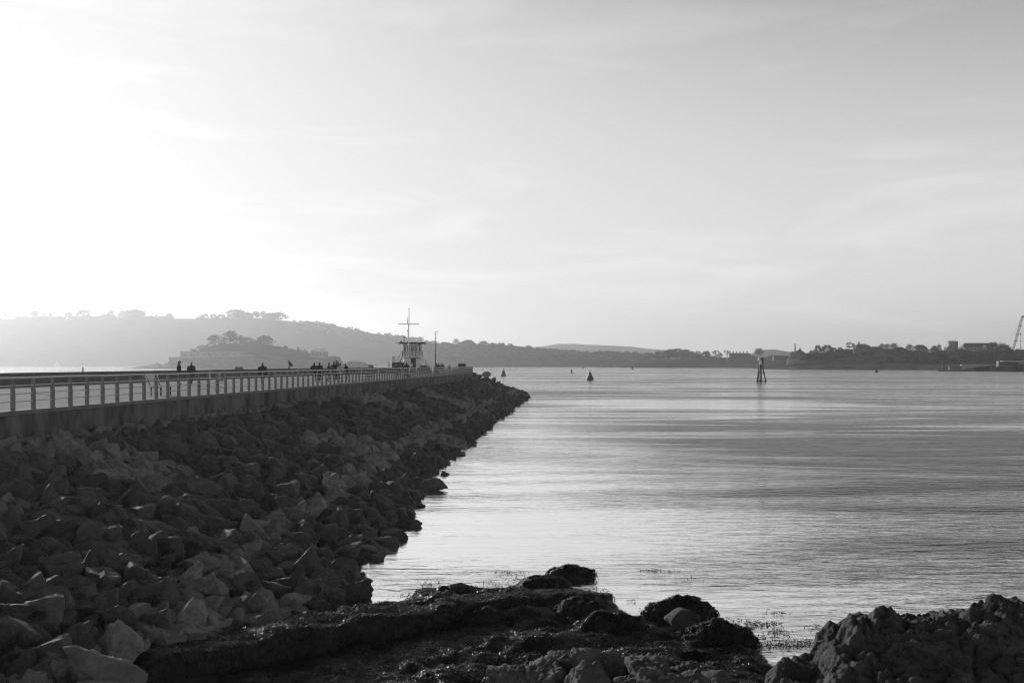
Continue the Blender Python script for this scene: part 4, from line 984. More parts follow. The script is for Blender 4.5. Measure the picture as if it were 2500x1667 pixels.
# tripod beacon in the harbour
d = EYE * F / (932 - HY); bk = d / F; x, y, _ = P(1857, 932, d)
TB = empty('beacon', (x, y, 0), R(12), 'dark braced beacon tower standing in the water with a pale board', 'beacon')
zz = lambda py: EYE - (py - HY) * bk
for i, a in enumerate((R(200), R(340), R(275), R(60), R(120))):
    r0, r1 = (13 * bk, 4.4 * bk) if i < 2 else ((3 * bk, 1.5 * bk) if i == 2 else (9 * bk, 3.4 * bk))
    MB().tube([(r0 * math.cos(a), r0 * math.sin(a), -1.5), (r0 * .98 * math.cos(a), r0 * .98 * math.sin(a), 0), (r1 * math.cos(a), r1 * math.sin(a), zz(893))], [.26, .24, .18], 8).build('leg', M_BUOYD, TB, True)
MB().tube([(0, 0, -1.5), (0, 0, zz(876))], [.42, .30], 8).build('centre_pile', M_BUOYD, TB, True)
bs = MB()
for a in (R(200), R(340), R(60), R(120)):
    r0 = (13 if a in (R(200), R(340)) else 9) * bk
    bs.tube([(0, 0, zz(929.5)), (r0 * .96 * math.cos(a), r0 * .96 * math.sin(a), zz(930))], .12, 6)
    bs.tube([(0, 0, zz(908.5)), (r0 * .45 * math.cos(a), r0 * .45 * math.sin(a), zz(909.5)), (r0 * .76 * math.cos(a), r0 * .76 * math.sin(a), zz(914))], .14, 6)
bs.build('brace', M_BUOYD, TB)
pf_ = MB()
for q in range(4):
    a = R(45 + 90 * q); pf_.tube([(1.0 * math.cos(a), 1.0 * math.sin(a), zz(894)), (.62 * math.cos(a), .62 * math.sin(a), zz(876))], .07, 6)
for py in (893, 888, 882): 
    for q in range(4):
        a, b_ = R(45 + 90 * q), R(135 + 90 * q); pf_.tube([(.9 * math.cos(a), .9 * math.sin(a), zz(py)), (.9 * math.cos(b_), .9 * math.sin(b_), zz(py))], .05, 5)
pf_.box((-.75, -.75, zz(876.4)), (.9, .75, zz(875))); pf_.build('platform', M_BUOYD, TB)
M_BWHITE = mat('bright_white_paint', .9, .95, .5)
MB().box((-1.1, -1.1, zz(889.5)), (-.15, -1.04, zz(880.2))).build('board', M_BWHITE, TB)
MB().lathe([(.52, 0), (.42, .35), (.26, .8), (.12, 1.15), (.1, 1.3), (.22, 1.32), (.22, 1.6), (.05, 1.7)], (-.6, -.3, zz(879.6)), 12).build('lantern', M_BWHITE, TB, True)
MB().box((.12, -.5, zz(889)), (.75, .3, zz(877))).box((-.1, -.5, zz(876)), (.98, .3, zz(873.5))).build('equipment_box', M_BUOYD, TB)
MB().tube([(.1, 0, zz(876)), (.1, 0, zz(862))], .06, 6).build('lightning_rod', M_BUOYD, TB)
# a gull over the pier
gx, gy, gz_ = P(46, 652, 120); g = empty('gull', (gx, gy, gz_), .6, 'small gull gliding high in the bright empty sky', 'bird')
gb = MB(); gb.ell((0, 0, 0), (.06, .2, .055), 10, 8); gb.ell((0, .2, .02), (.04, .06, .04), 8, 6)
for sx in (-1, 1): gb.add([(0, .08, .02), (sx * .3, .06, .13), (sx * .62, -.04, .06), (sx * .28, -.05, .12), (0, -.06, .02), (0, .08, .0), (sx * .3, .06, .115), (sx * .62, -.04, .055), (sx * .28, -.05, .105), (0, -.06, .0)], [(0, 1, 3, 4), (9, 8, 6, 5)], [(1, 2, 3), (8, 7, 6)])
gb.add([(-.03, -.18, 0), (.03, -.18, 0), (.06, -.3, 0), (-.06, -.3, 0)], [(0, 1, 2, 3)])
gb.build('body', mat('feathers', .3, .5, .8, 9), g, True)
# ------------------------------------------------------------------ the far shore: trees and buildings
HG = 'trees on the green headland'
tree('dome', 1637, 873, 859, 18, 1560, 'round dark tree at the edge of the knoll above the green headland', HG)
tree('dome', 1724, 870, 858, 23, 1540, 'broad dome-shaped tree standing alone on the headland', HG)
tree('bare', 1727, 870, 856, 15, 1565, 'bare tree just behind the dome-shaped headland tree', HG)
tree('cedar', 1748, 871, 856, 21, 1540, 'flat-layered pine, the first of two near the terrace', HG)
tree('bush', 1757, 872, 861, 16, 1538, 'round bush leaning on the first layered pine', HG)
tree('cedar', 1775, 870, 856, 20, 1540, 'flat-layered pine right beside the terraced houses', HG)
tree('bare', 1853, 871, 850, 27, 1480, 'large bare winter tree rising behind the beacon', HG)
tree('bush', 1884, 874, 867, 18, 1450, 'low bush on the bank past the beacon', HG)
FG = 'trees on the wooded headland'
tree('dome', 1983, 868, 855, 16, 1110, 'round tree just past the domed building', FG)
tree('dome', 1997, 866, 842, 17, 1120, 'tall upright tree leading the headland wood', FG)
tree('dome', 2019, 864, 841.5, 27, 1130, 'wide sloping tree crown in the headland wood', FG)
tree('dome', 2035, 860, 848, 16, 1130, 'lower tree filling the wood behind the wide crown', FG)
tree('dome', 2051, 859, 847, 13, 1140, 'small round tree between the wood and the cedar', FG)
tree('cedar', 2073, 853, 835, 20, 1165, 'tall layered cedar beside the lantern-roofed house', FG)
tree('bare', 2084, 852, 838, 10, 1165, 'thin bare tree at the open side of the cedar', FG)
tree('bush', 2120, 852, 842, 10, 1170, 'small bush at the lower end of the lantern-roofed house', FG)
tree('bare', 2154, 853, 839, 18, 1160, 'bare tree past the long low building', FG)
tree('bare', 2166, 854, 839.5, 20, 1165, 'middle bare tree of three on the open ridge', FG)
tree('bare', 2182, 855, 838, 24, 1165, 'largest bare tree of three on the open ridge', FG)
tree('bare', 2221, 857, 841, 23, 1150, 'rounded bare tree before the hipped-roof house', FG)
tree('dome', 2281, 857, 843.5, 15, 1150, 'small dark tree between the hipped-roof house and the round tower', FG)
tree('bare', 2293, 857, 841, 14, 1150, 'small bare tree before the round tower', FG)
tree('bush', 2312, 856, 846, 15, 1150, 'dark bush at the foot of the round tower', FG)
tree('bush', 2345, 858, 849, 14, 1145, 'dark bush between the round tower and the big roof', FG)
tree('dome', 2424, 860, 834.5, 24, 1140, 'dark tree rising over the end of the big pitched roof', FG)
tree('bare', 2445, 864, 838, 34, 1120, 'wide bare tree crown past the big pitched roof', FG)
tree('dome', 2452, 866, 842, 36, 1110, 'dense dark tree mass before the crane', FG)
def block(name, cat, lab, px, yb, d, parts):
    k = d / F; o = empty(name, P(px, yb, d), 0, lab, cat)
    for nm, m, shapes in parts:
        b = MB()
        for s in shapes:
            t = s[0]
            if t == 'b': b.box((s[1] * k, s[5] if len(s) > 5 else 0, s[2] * k), (s[3] * k, s[6] if len(s) > 6 else 9, s[4] * k))
            elif t == 'r':                 # hipped or gabled roof: x0,z0,x1,z1, inset
                x0, z0, x1, z1, ins = [v * k for v in s[1:6]]; dp = 10
                b.add([(x0, -.5, z0), (x1, -.5, z0), (x1, dp, z0), (x0, dp, z0), (x0 + ins, dp * .45, z1), (x1 - ins, dp * .45, z1), (x1 - ins, dp * .55, z1), (x0 + ins, dp * .55, z1)], [(0, 1, 5, 4), (1, 2, 6, 5), (2, 3, 7, 6), (3, 0, 4, 7), (4, 5, 6, 7), (3, 2, 1, 0)])
            elif t == 'l': b.lathe([(r * k, z * k) for r, z in s[2]], (s[1] * k, 4, 0), s[3] if len(s) > 3 else 14)
        b.build(nm, m, o)
    return o
M_MAS = mat('grey_masonry', .09, .17, .9, .2, 5); M_MASP = mat('pale_masonry', .25, .4, .9, .2, 5); M_SLATE = mat('slate_roof', .03, .055, .75, .3)
wins = lambda x0, x1, n, z0, z1, w: [('window', M_DARK, [('b', x0 + (x1 - x0) * i / (n - 1) - w, z0, x0 + (x1 - x0) * i / (n - 1) + w, z1, -.15, .2)]) for i in range(n)]
block('terrace', 'terraced houses', 'long row of houses with five chimneys on the green headland', 1809, 871, 1530, [('wall', M_MAS, [('b', -26, -3, 25, 5)]), ('roof', M_SLATE, [('r', -28, 5.01, 27, 9, 4)])] + [('chimney', M_MAS, [('b', x - 1, 6, x + 1, 13.2, 3, 6)]) for x in (-17.5, -9.5, -1, 8, 16.5)] + wins(-22, 22, 9, 1, 3.6, .7))
block('house', 'house', 'small square building at the low end of the terraced row', 1840, 872, 1500, [('wall', M_MAS, [('b', -3, -2, 3, 3)]), ('roof', M_SLATE, [('r', -3.4, 3.01, 3.4, 4.6, 2)]), ('chimney', M_MAS, [('b', 1, 3, 2, 6, 3, 5)])])
block('long_shed', 'shed', 'long low dark shed before the small stone chimney', 1908, 876, 1250, [('wall', M_MAS, [('b', -18, -3, 20, 5)]), ('roof', M_SLATE, [('r', -18.5, 5.01, 20.5, 8, 3)])])
block('chimney_stack', 'chimney', 'short stout chimney with a pot beside the tall round stack', 1931.5, 873, 1150, [('shaft', M_MAS, [('b', -1.2, -4, 1.2, 8.5, 1, 3)]), ('cap', M_MAS, [('b', -1.7, 8.5, 1.7, 10.6, .8, 3.4)])])
block('chimney_stack', 'chimney', 'tall tapering round stack beside the domed building', 1943.6, 872, 1130, [('shaft', M_MAS, [('l', 0, [(2.2, -6), (2.0, 0), (1.6, 16), (1.35, 29), (1.8, 29.4), (1.8, 30.2), (1.3, 30.6), (1.2, 34)])])])
block('domed_building', 'domed building', 'dark building with a steep pointed roof beside the tall stack', 1955, 873, 1130, [('wall', M_MAS, [('b', -12.5, -8, 11, 11, 0, 11)]), ('roof', M_SLATE, [('r', -13, 11.01, 11.5, 18, 7.5), ('l', .5, [(5, 17), (2.5, 20), (1.1, 23.5), (.25, 24.2), (.1, 29)])])])
block('house', 'house', 'dark house with a lantern turret rising at one end', 2106, 851, 1190, [('wall', M_MAS, [('b', -16, -3, 18, 4.5)]), ('roof', M_SLATE, [('r', -15.5, 4.51, 18, 11.5, 7)]), ('turret', M_MAS, [('l', -6, [(1.8, 8), (1.6, 13), (2.3, 13.4), (2.3, 14.5), (1.3, 15), (1.2, 16.8), (.3, 18)])])])
block('long_shed', 'shed', 'long flat-roofed building on the open headland ridge', 2142, 852, 1195, [('wall', M_MAS, [('b', -12, -3, 12, 4.6)]), ('roof', M_SLATE, [('b', -12.6, 4.61, 12.6, 5.8, -.4, 9.4)])])
block('house', 'house', 'hipped-roof house with pale walls and four bays', 2250, 858, 1150, [('wall', M_MASP, [('b', -15, -2, 15, 8)]), ('roof', M_SLATE, [('r', -16, 8.01, 16, 16.5, 9)])] + wins(-11, 11, 5, 1, 6.5, 1.7))
block('house', 'house', 'little cottage with two bright windows below the round tower', 2280, 858.5, 1120, [('wall', M_MAS, [('b', -7, -2, 7, 3.5)]), ('roof', M_SLATE, [('r', -7.5, 3.51, 7.5, 8, 4)]), ('window', M_WHITE_FAR, [('b', -5, 1.2, -3, 3, -.2, .1)]), ('window', M_WHITE_FAR, [('b', -1.5, 1.2, .5, 3, -.2, .1)])])
block('round_tower', 'round tower', 'tall round tower with a railed flat top on the headland', 2328, 858, 1150, [('wall', M_MASP, [('l', 0, [(9, -6), (8.4, 4), (8.6, 14), (9, 24)], 24), ]), ('gallery', M_MAS, [('l', 0, [(10.3, 24), (10.3, 25.6), (9.5, 26.0)], 24)]), ('stair_shaft', M_MAS, [('b', 5, -6, 11, 25.2, 0, 5)]), ('aerial', M_DKSTEEL, [('b', 5.6, 26, 6.1, 30.5, 2, 2.5), ('b', 4, 29.4, 8, 29.9, 2, 2.5)])] + [('window_band', M_DARK, [('l', 0, [(8.62, z), (8.72, z + .2), (8.72, z + 1.6), (8.62, z + 1.8)], 24)]) for z in (7, 12, 17, 21)])
block('hall', 'hall', 'large pale hall with a long pitched roof and a bright gable panel', 2392, 857, 1170, [('wall', M_MASP, [('b', -38, -4, 36, 10, 0, 16)]), ('roof', M_SLATE, [('r', -40, 10.01, 42, 20, 8)]), ('gable_panel', M_WHITE_FAR, [('b', 7, 8, 15, 15, -1.2, -.6)]), ('lean_to', M_MAS, [('b', -46, -3, -38.2, 4)]), ('gable', M_MASP, [('r', -41, 9.5, -26, 19, 7)])] + wins(-30, 2, 6, 3, 6.5, 1.2))
block('path_wall', 'steps', 'pale zigzag path running down the headland slope under the cedar', 2088, 868, 1085, [('upper_flight', M_MASP, [('b', -3, 5, 0, 11, 0, 2), ('b', -5, 10.5, -2.5, 14, 0, 2)]), ('lower_flight', M_MASP, [('b', 3, 0, 5, 3, 0, 2), ('b', 4.5, -2, 6.5, 1, 0, 2)])])
block('sea_wall', 'sea wall', 'long pale stone quay wall along the shore under the dark slope', 2392, 895, 905, [('wall', M_MASP, [('b', -44, -9, 36, 4, 0, 3)]), ('coping', M_WHITE_FAR, [('b', -44.5, 4.01, 36.5, 5.2, -.3, 3)]), ('lower_step', M_MAS, [('b', -74, -9, -44.1, 2, 0, 3)])])
block('sea_fort_wall', 'battery wall', 'pale sloping battery wall beside the dark point', 2480, 888, 800, [('wall', M_MASP, [('b', -42, -16, 60, 6.5, 0, 4)]), ('coping', M_WHITE_FAR, [('b', -32, 6.6, 61, 8.0, -.4, 4.4)])])
block('quay_post', 'beacon', 'stubby dark marker post with a pale band at the quay end', 2308, 903, 880, [('post', M_DARK, [('l', 0, [(3.2, -3), (3.2, 10)], 10)]), ('cap', M_DARK, [('l', 0, [(3.3, 10.6), (4.6, 13), (4.6, 16), (2, 17)], 10)]), ('band', M_WHITE_FAR, [('l', 0, [(2.8, 10), (2.8, 10.6)], 10)])])
block('shore_house', 'house', 'grey waterside building half way along the headland shore', 2258, 893, 965, [('wall', M_MAS, [('b', -15, -7, 15, 7)]), ('roof', M_SLATE, [('r', -15.5, 7.01, 15.5, 10, 4)])] + wins(-11, 11, 4, 0, 3.5, 1))
block('light_mast', 'light mast', 'thin pale light mast on the green headland slope', 1775, 887, 1440, [('pole', M_MASP, [('b', -.45, -3, .45, 14, 0, .6)]), ('lamp', M_WHITE_FAR, [('b', -1.1, 10, 1.1, 14, -.5, .9)])])
for i, (px, py, w_) in enumerate(((1592, 877, 2.6), (1598, 876.5, 2), (1626, 875.5, 1.8), (1639, 875, 2.2), (1645, 875.5, 2), (1652, 875.5, 3), (1659, 875.5, 2.4))):
    block('parked_van', 'van', ['small white van at the seaward end of the headland row', 'white van next to the endmost one on the headland', 'single white van in the gap of the headland row', 'white van below the round dark knoll tree', 'white van just past the knoll tree', 'longest white van of the headland row', 'last white van of the headland row'][i], px, py, 1520, [('body', M_WHITE_FAR, [('b', -w_ / 2, -.6, w_ / 2, 2.1, 0, 2)]), ('wheel', M_DARK, [('b', -w_ / 2 + .2, -1.0, w_ / 2 - .2, -.62, 0, 2)])])['group'] = 'white vans parked on the headland'
# pale rocky outcrops by the headland tip, and the dark point
for i, (px, py, d, s_, lab, m) in enumerate(((1936, 888, 1050, 7, 'pale rock outcrop at the tip of the wooded headland', M_MASP), (1960, 890, 1045, 5, 'bright broken rock face beside the headland outcrop', M_MASP), (1948, 878, 1090, 9, 'rocky knob below the tall round stack', M_MAS), (2175, 892, 985, 5, 'small pale rock stack on the headland shore', M_MASP))):
    V, f = rock_shape(500 + i, 4, 12, 14, .25, (1.3, .8, .8)); o = MB().add(V * s_, f).build('outcrop', m, smooth=True); o.location = P(px, py, d); tag(o, lab, 'rock outcrop')
HP = [(2290, 915), (2370, 909.5), (2385, 907), (2400, 903), (2430, 899), (2445, 895), (2462, 891), (2480, 889), (2500, 891), (2530, 890), (2600, 886), (2700, 884)]
VP, TP = hill('rocky_point', HP, 790, 715, [M_WOODLAND, M_WOODLAND], prof=.5, rough=3, seed=37, back=90, step=3)
woods('seaweed_rocks', VP, TP, (2395, 2700), .0, 1.0, 70, 2.6, 41, 'dark weedy boulders heaped along the rocky point', m=M_LEAFD)
# crawler crane at the dockside
M_CRANE = mat('crane_lattice', .10, .16, .6, 2)
ck = 1250 / F; CR = empty('crane', P(2470, 862, 1250), 0, 'tall lattice-boom crane leaning out beyond the trees', 'crane')
def lattice(mb, a, b, w0, w1, n, r):
    a, b = np.array(a, float), np.array(b, float); t = (b - a) / np.linalg.norm(b - a); u = np.cross(t, [0, 1, 0]); u /= np.linalg.norm(u); v = np.cross(t, u)
    cs = [[a + (b - a) * i / n + (w0 + (w1 - w0) * i / n) * (sx * u + sy * v) for i in range(n + 1)] for sx, sy in ((1, 1), (1, -1), (-1, -1), (-1, 1))]
    for c in cs: mb.tube([c[0], c[-1]], r, 5)
    for q in range(4):
        for i in range(n): mb.tube([cs[q][i], cs[(q + 1) % 4][i + 1]], r * .6, 4); mb.tube([cs[q][i], cs[(q + 1) % 4][i]], r * .6, 4)
m_ = MB(); lattice(m_, (2 * ck, 0, 4 * ck), (26 * ck, 0, 88 * ck), 1.0, .9, 18, .16); m_.build('boom', M_CRANE, CR)
MB().box((24 * ck, -1.2, 87 * ck), (33 * ck, 1.2, 91 * ck)).build('boom_head', M_DKSTEEL, CR)
for t in (.3, .5, .75): MB().box((2 * ck + 24 * ck * t - 2.2, -1.3, 4 * ck + 84 * ck * t - .4), (2 * ck + 24 * ck * t + 2.2, 1.3, 4 * ck + 84 * ck * t + .4)).build('boom_joint', M_DKSTEEL, CR)
MB().tube([(-14 * ck, 0, 8 * ck), (25 * ck, 0, 89 * ck)], .1, 4).tube([(-14 * ck, 0, 8 * ck), (2 * ck, 0, 5 * ck)], .12, 4).build('pendant_lines', M_CRANE, CR)
MB().box((-16 * ck, -3, 0), (8 * ck, 3, 6 * ck)).build('cab', M_CRANE, CR); MB().box((-14 * ck, -4, -8 * ck), (10 * ck, 4, -.1)).build('tracks', M_DARK, CR)
AE = empty('pylon_mast', P(2492, 860, 1240), 0, 'thin mast with cross-trees hanging beside the crane boom', 'mast')
MB().tube([(0, 0, -6), (0, 0, 48 * ck)], [.35, .14], 6).build('pole', M_CRANE, AE)
for z, l in ((10.6, 4), (26.8, 3.6)): MB().box((-l * ck, -.2, z * ck), (l * ck, .2, (z + .9) * ck)).build('cross_tree', M_CRANE, AE)
MB().box((-.9 * ck, -.3, 41 * ck), (.9 * ck, .3, 47 * ck)).build('sensor', M_CRANE, AE)
# ------------------------------------------------------------------ the shore at our feet
M_WEED = mat('wet_seaweed', .008, .03, .55, 3, 4, spec=.5, rlo=.18, space='World')
M_WEEDB = mat('weed_bed', .006, .02, .8, 2.5, 7, bump=.06, bscale=14, spec=.3, rlo=.45, space='World')
M_CRAG = mat('pitted_limestone', .06, .20, .92, 3.5, 8, bump=.05, bscale=11, rnd=.12)
M_CRAGW = mat('craggy_outcrop_stone', .02, .15, .85, 2.2, 9, bump=.07, bscale=16, space='World')
SHORE = [(-200, 1667 + 60), (150, 1640), (400, 1590), (640, 1540), (840, 1497), (905, 1487), (1000, 1462), (1012, 1440), (1060, 1432), (1115, 1432), (1200, 1440), (1250, 1432), (1275, 1412), (1330, 1402), (1400, 1400), (1400, 1416), (1330, 1428), (1300, 1440), (1350, 1443), (1445, 1440), (1452, 1452), (1390, 1466), (1440, 1466), (1500, 1472), (1528, 1492), (1500, 1505), (1560, 1512), (1605, 1522), (1625, 1540), (1680, 1545), (1780, 1560), (1850, 1585), (1900, 1640), (1980, 1760), (-200, 1900)]
poly = np.array([G(px, py, 0.0)[:2] for px, py in SHORE])
def poly_sd(x, y, poly):
    d = np.full(x.shape, 1e9); ins = np.zeros(x.shape, bool); n = len(poly)
    for i in range(n):
        a, b = poly[i], poly[(i + 1) % n]; e = b - a; t = np.clip(((x - a[0]) * e[0] + (y - a[1]) * e[1]) / (e @ e + 1e-12), 0, 1)
        d = np.minimum(d, np.hypot(x - a[0] - t * e[0], y - a[1] - t * e[1]))
        c = ((a[1] > y) != (b[1] > y)) & (x < (b[0] - a[0]) * (y - a[1]) / (b[1] - a[1] + 1e-12) + a[0]); ins ^= c
    return np.where(ins, d, -d)
MOUNDS = [(1180, 1508, 1.2, .5, .22), (1300, 1500, .9, .5, .25), (1460, 1490, .8, .35, .30), (1570, 1535, .7, .35, .22), (1400, 1560, 1.0, .5, .22), (1260, 1560, .9, .5, .2), (1540, 1590, .9, .4, .24), (1620, 1560, .6, .3, .12), (1100, 1590, .9, .5, .12), (1390, 1470, .7, .35, .24), (1500, 1520, .7, .4, .22), (1640, 1620, .8, .4, .10)]
MW = [(*G(px, py, .2)[:2], rx, ry, h * .62) for px, py, rx, ry, h in MOUNDS]
POOLS = [(*G(1690, 1617, .03)[:2], .22, .16, .3), (*G(1325, 1540, .05)[:2], .12, .1, .25)]
def beach_z(x, y):
    sd = poly_sd(x, y, poly); z = np.where(sd > 0, .12 * (1 - np.exp(-sd / .30)) + np.minimum(sd, 4) * .012, np.maximum(sd * .45, -1.4)) - .02
    p = np.stack((x, y, np.zeros_like(x)), -1); z = z + (fbm(p * 1.1, 4, 70) * .08 + fbm(p * 2.6, 4, 71) * .13) * np.clip(sd * 2 + .3, 0, 1)
    for mx, my, rx, ry, h in MW: z = z + h * np.exp(-((x - mx) / rx) ** 2 - ((y - my) / ry) ** 2)
    for mx, my, rx, ry, h in POOLS: z = z - h * np.exp(-((x - mx) / rx) ** 2 - ((y - my) / ry) ** 2)
    return z
xs = np.arange(-11, 8.01, .06); ys = np.arange(9.0, 29.01, .06); X, Y = np.meshgrid(xs, ys)
Z = beach_z(X, Y)
tag(MB().grid(np.stack((X, Y, Z), -1), flip=False).build('beach', M_WEEDB, smooth=True), kind='structure')
def fronds(mb, B, N, rng, L=(.06, .2), W=(.010, .026), droop=.6, lift=.25, seg=3, heading=None):
    """ribbons of weed lying over a surface: B base points, N surface normals"""
    n = len(B); a = rng.normal(size=(n, 3)); a -= (a * N).sum(1)[:, None] * N
    if heading is not None: a = a + np.asarray(heading) * 1.2; a -= (a * N).sum(1)[:, None] * N
    a /= np.linalg.norm(a, axis=1)[:, None] + 1e-9; s = np.cross(N, a)
    l = rng.uniform(*L, (n, 1)); w = rng.uniform(*W, (n, 1)); li = rng.uniform(.2, 1, (n, 1)) * lift
    tw = rng.normal(size=(n, 1)) * .6; rows = []
    for k in range(seg + 1):
        t = k / seg; c = B + a * l * t + N * l * (li * math.sin(math.pi * t * .8) ) + np.array([0, 0, -1]) * l * droop * t * t
        ss = s * math.cos(1) + 0; ss = s + N * tw * t; wk = w * (1 - .75 * t * t) * (.7 if k == 0 else 1)
        rows.append(c - ss * wk); rows.append(c + ss * wk)
    V = np.stack(rows, 1); q = np.arange(n)[:, None] * (2 * seg + 2)
    for k in range(seg): mb_f = q + np.array([2 * k, 2 * k + 1, 2 * k + 3, 2 * k + 2]); fr = mb_f if k == 0 else np.concatenate((fr, mb_f))
    mb.add(V.reshape(-1, 3), fr)
def scatter_surface(fz, n, rng, box, cond):
    x = rng.uniform(box[0], box[1], n * 6); y = rng.uniform(box[2], box[3], n * 6); k = cond(x, y); x, y = x[k][:n], y[k][:n]
    z = fz(x, y); e = .04; nx = -(fz(x + e, y) - z) / e; ny = -(fz(x, y + e) - z) / e
    N = np.stack((nx, ny, np.ones_like(nx)), -1); N /= np.linalg.norm(N, axis=1)[:, None]
    return np.stack((x, y, z), -1), N
rng = np.random.default_rng(5)
def weedcond(x, y):
    sd = poly_sd(x, y, poly); nn = fbm(np.stack((x * .9, y * .9, np.zeros_like(x)), -1), 3, 90)
    return (sd > -.12) & (nn > -.62) & (y < 26)
B, N = scatter_surface(beach_z, 120000, rng, (-9, 6.5, 11.5, 25.5), weedcond)
fm = MB(); fronds(fm, B, N, rng, (.035, .11), (.005, .013), .3, .4)
tag(fm.build('seaweed', M_WEED), 'dark glistening seaweed carpeting the low tide shore', 'seaweed', kind='stuff')

# the old groyne running out through the weed
def strip_wall(path, top, wid, foot, seed, rough=.10, nw=26, res=.07):
    """a lumpy low wall along a path: V grid over its section"""
    pts = np.array(path, float); L = np.concatenate(([0], np.cumsum(np.linalg.norm(np.diff(pts[:, :2], axis=0), axis=1)))); n = int(L[-1] / res)
    t = np.linspace(0, L[-1], n); X = np.interp(t, L, pts[:, 0]); Y = np.interp(t, L, pts[:, 1]); T = np.interp(t, L, pts[:, 2])
    tx, ty = np.gradient(X), np.gradient(Y); q = np.hypot(tx, ty); nx, ny = ty / q, -tx / q
    u = np.linspace(-1, 1, nw); V = np.zeros((nw, n, 3))
    for i, a in enumerate(u):
        k = abs(a); h = T if k < .55 else T - (T - foot) * ((k - .55) / .45) ** 1.1
        o = a * wid * (.5 if k < .55 else .5) * (1 if k < .55 else (.55 + (k - .55) * .35) / (k)) * 1.9
        V[i] = np.stack((X + nx * o, Y + ny * o, h + 0 * X), -1)
    V[..., 2] += fbm(V * np.array([1.6, 1.6, 1.6]), 4, seed) * rough * 1.2; f = fbm(V * 2.4 + 9, 4, seed + 3) * rough
    V[..., 0] += nx * f; V[..., 1] += ny * f; return V
def normals(V):
    a = np.gradient(V, axis=0); b = np.gradient(V, axis=1); n = np.cross(b, a); n /= np.linalg.norm(n, axis=-1)[..., None] + 1e-9
    n[n[..., 2] < -.2] *= -1; return n
gp = [(*G(px, py, z)[:2], z) for px, py, z in ((60, 1668, .62), (266, 1626, .66), (480, 1574, .66), (680, 1531, .66), (850, 1500, .62), (1000, 1483, .58), (1148, 1458, .50), (1300, 1447, .40), (1400, 1442, .32), (1450, 1444, .12))]
GV = strip_wall(gp, None, .85, -.12, 33, .15)
gr = empty('groyne', tuple(gp[3][:2]) + (0,), 0, 'long low weed-covered groyne wall running from the boulders out into the water', 'groyne')
o = MB().grid(GV, flip=True).build('wall', M_WEEDB, smooth=True); childat(o, gr)
def weed_on(V, n, rng, name, parent, L=(.08, .26), W=(.010, .024), droop=.9, zmin=-.05, dens=None, heading=None):
    Nn = normals(V); r, c = V.shape[:2]; i = rng.integers(0, r, n); j = rng.integers(0, c, n)
    B = V[i, j] + rng.normal(size=(n, 3)) * np.array([.04, .04, .012]); NN = Nn[i, j]; k = B[:, 2] > zmin
    if dens is not None: k &= dens(B)
    m = MB(); fronds(m, B[k], NN[k], rng, L, W, droop, .3, heading=heading); o = m.build(name, M_WEED); childat(o, parent); return o
o = weed_on(GV, 60000, rng, 'seaweed', gr, (.04, .14), (.005, .012)); o['kind'] = 'stuff'

# weed-covered rocks at the water edge
def lump(px, py, z, rx, ry, rz, seed, lab, n=9000, mat_=None, name='weedy_rock', cat='seaweed rock', rot=0):
    x, y, _ = G(px, py, z); D, Fc = SPH[5]; V = D * (1 + .50 * fbm(D * 1.5 + seed, 3, seed % 60)[:, None] + .28 * fbm(D * 4 + seed, 4, 3)[:, None]) * np.array([rx, ry, rz])
    ca, sa = math.cos(rot), math.sin(rot); V[:, :2] = V[:, :2] @ np.array([[ca, sa], [-sa, ca]])
    r = empty(name, (x, y, 0), 0, lab, cat); MB().add(V + (0, 0, z - rz * .55), Fc).build('rock', mat_ or M_WEEDB, r, True)
    if n:
        rg = np.random.default_rng(seed); i = rg.integers(0, len(V), n); Nn = D[i] / np.array([rx, ry, rz]); Nn /= np.linalg.norm(Nn, axis=1)[:, None]
        B = V[i] + (0, 0, z - rz * .55); k = B[:, 2] > -.04; m = MB(); fronds(m, B[k], Nn[k], rg, (.04, .13), (.006, .013), .8, .4); w_ = m.build('seaweed', M_WEED, r); w_['kind'] = 'stuff'
    return r
lump(1395, 1393, .20, .55, .32, .28, 11, 'outermost weed-covered rock, a long low hump in the water', 9000)
lump(1335, 1417, .20, .60, .30, .30, 12, 'weed-covered rock between the outermost hump and the groyne end', 9000, rot=.2)
lump(1110, 1448, .22, .55, .32, .30, 13, 'weedy mound behind the groyne with a stub of timber on it', 9000)
lump(1663, 1476, .27, .80, .36, .40, 14, 'weed-covered rock standing in the water behind the round bare boulder', 9000)
lump(1765, 1540, .26, .66, .36, .42, 15, 'weedy rock in front of the round bare boulder', 9000)
lump(1420, 1480, .32, .62, .36, .40, 16, 'weedy hummock just inside the end of the groyne', 9000)
lump(1500, 1515, .30, .70, .34, .36, 17, 'weedy hummock between the groyne end and the round boulder', 9000)
lump(1190, 1503, .26, .62, .32, .34, 18, 'weedy hummock close in front of the groyne', 9000)
b = lone(1668, 1508, .24, .34, (1.2, .9, .80), 320, 'round bare dark boulder sitting among the weed-covered rocks', m=M_CRAGW, soft=8, rough=.08, sub=5)
tb = empty('timber_stub', tuple(G(1125, 1433, .34)), .3, 'short dark timber stub lying on the weedy mound', 'timber'); MB().tube([(-.28, 0, 0), (.0, .02, .03), (.26, .0, -.05)], [.085, .09, .06], 9).build('log', M_ROCKD, tb, True)
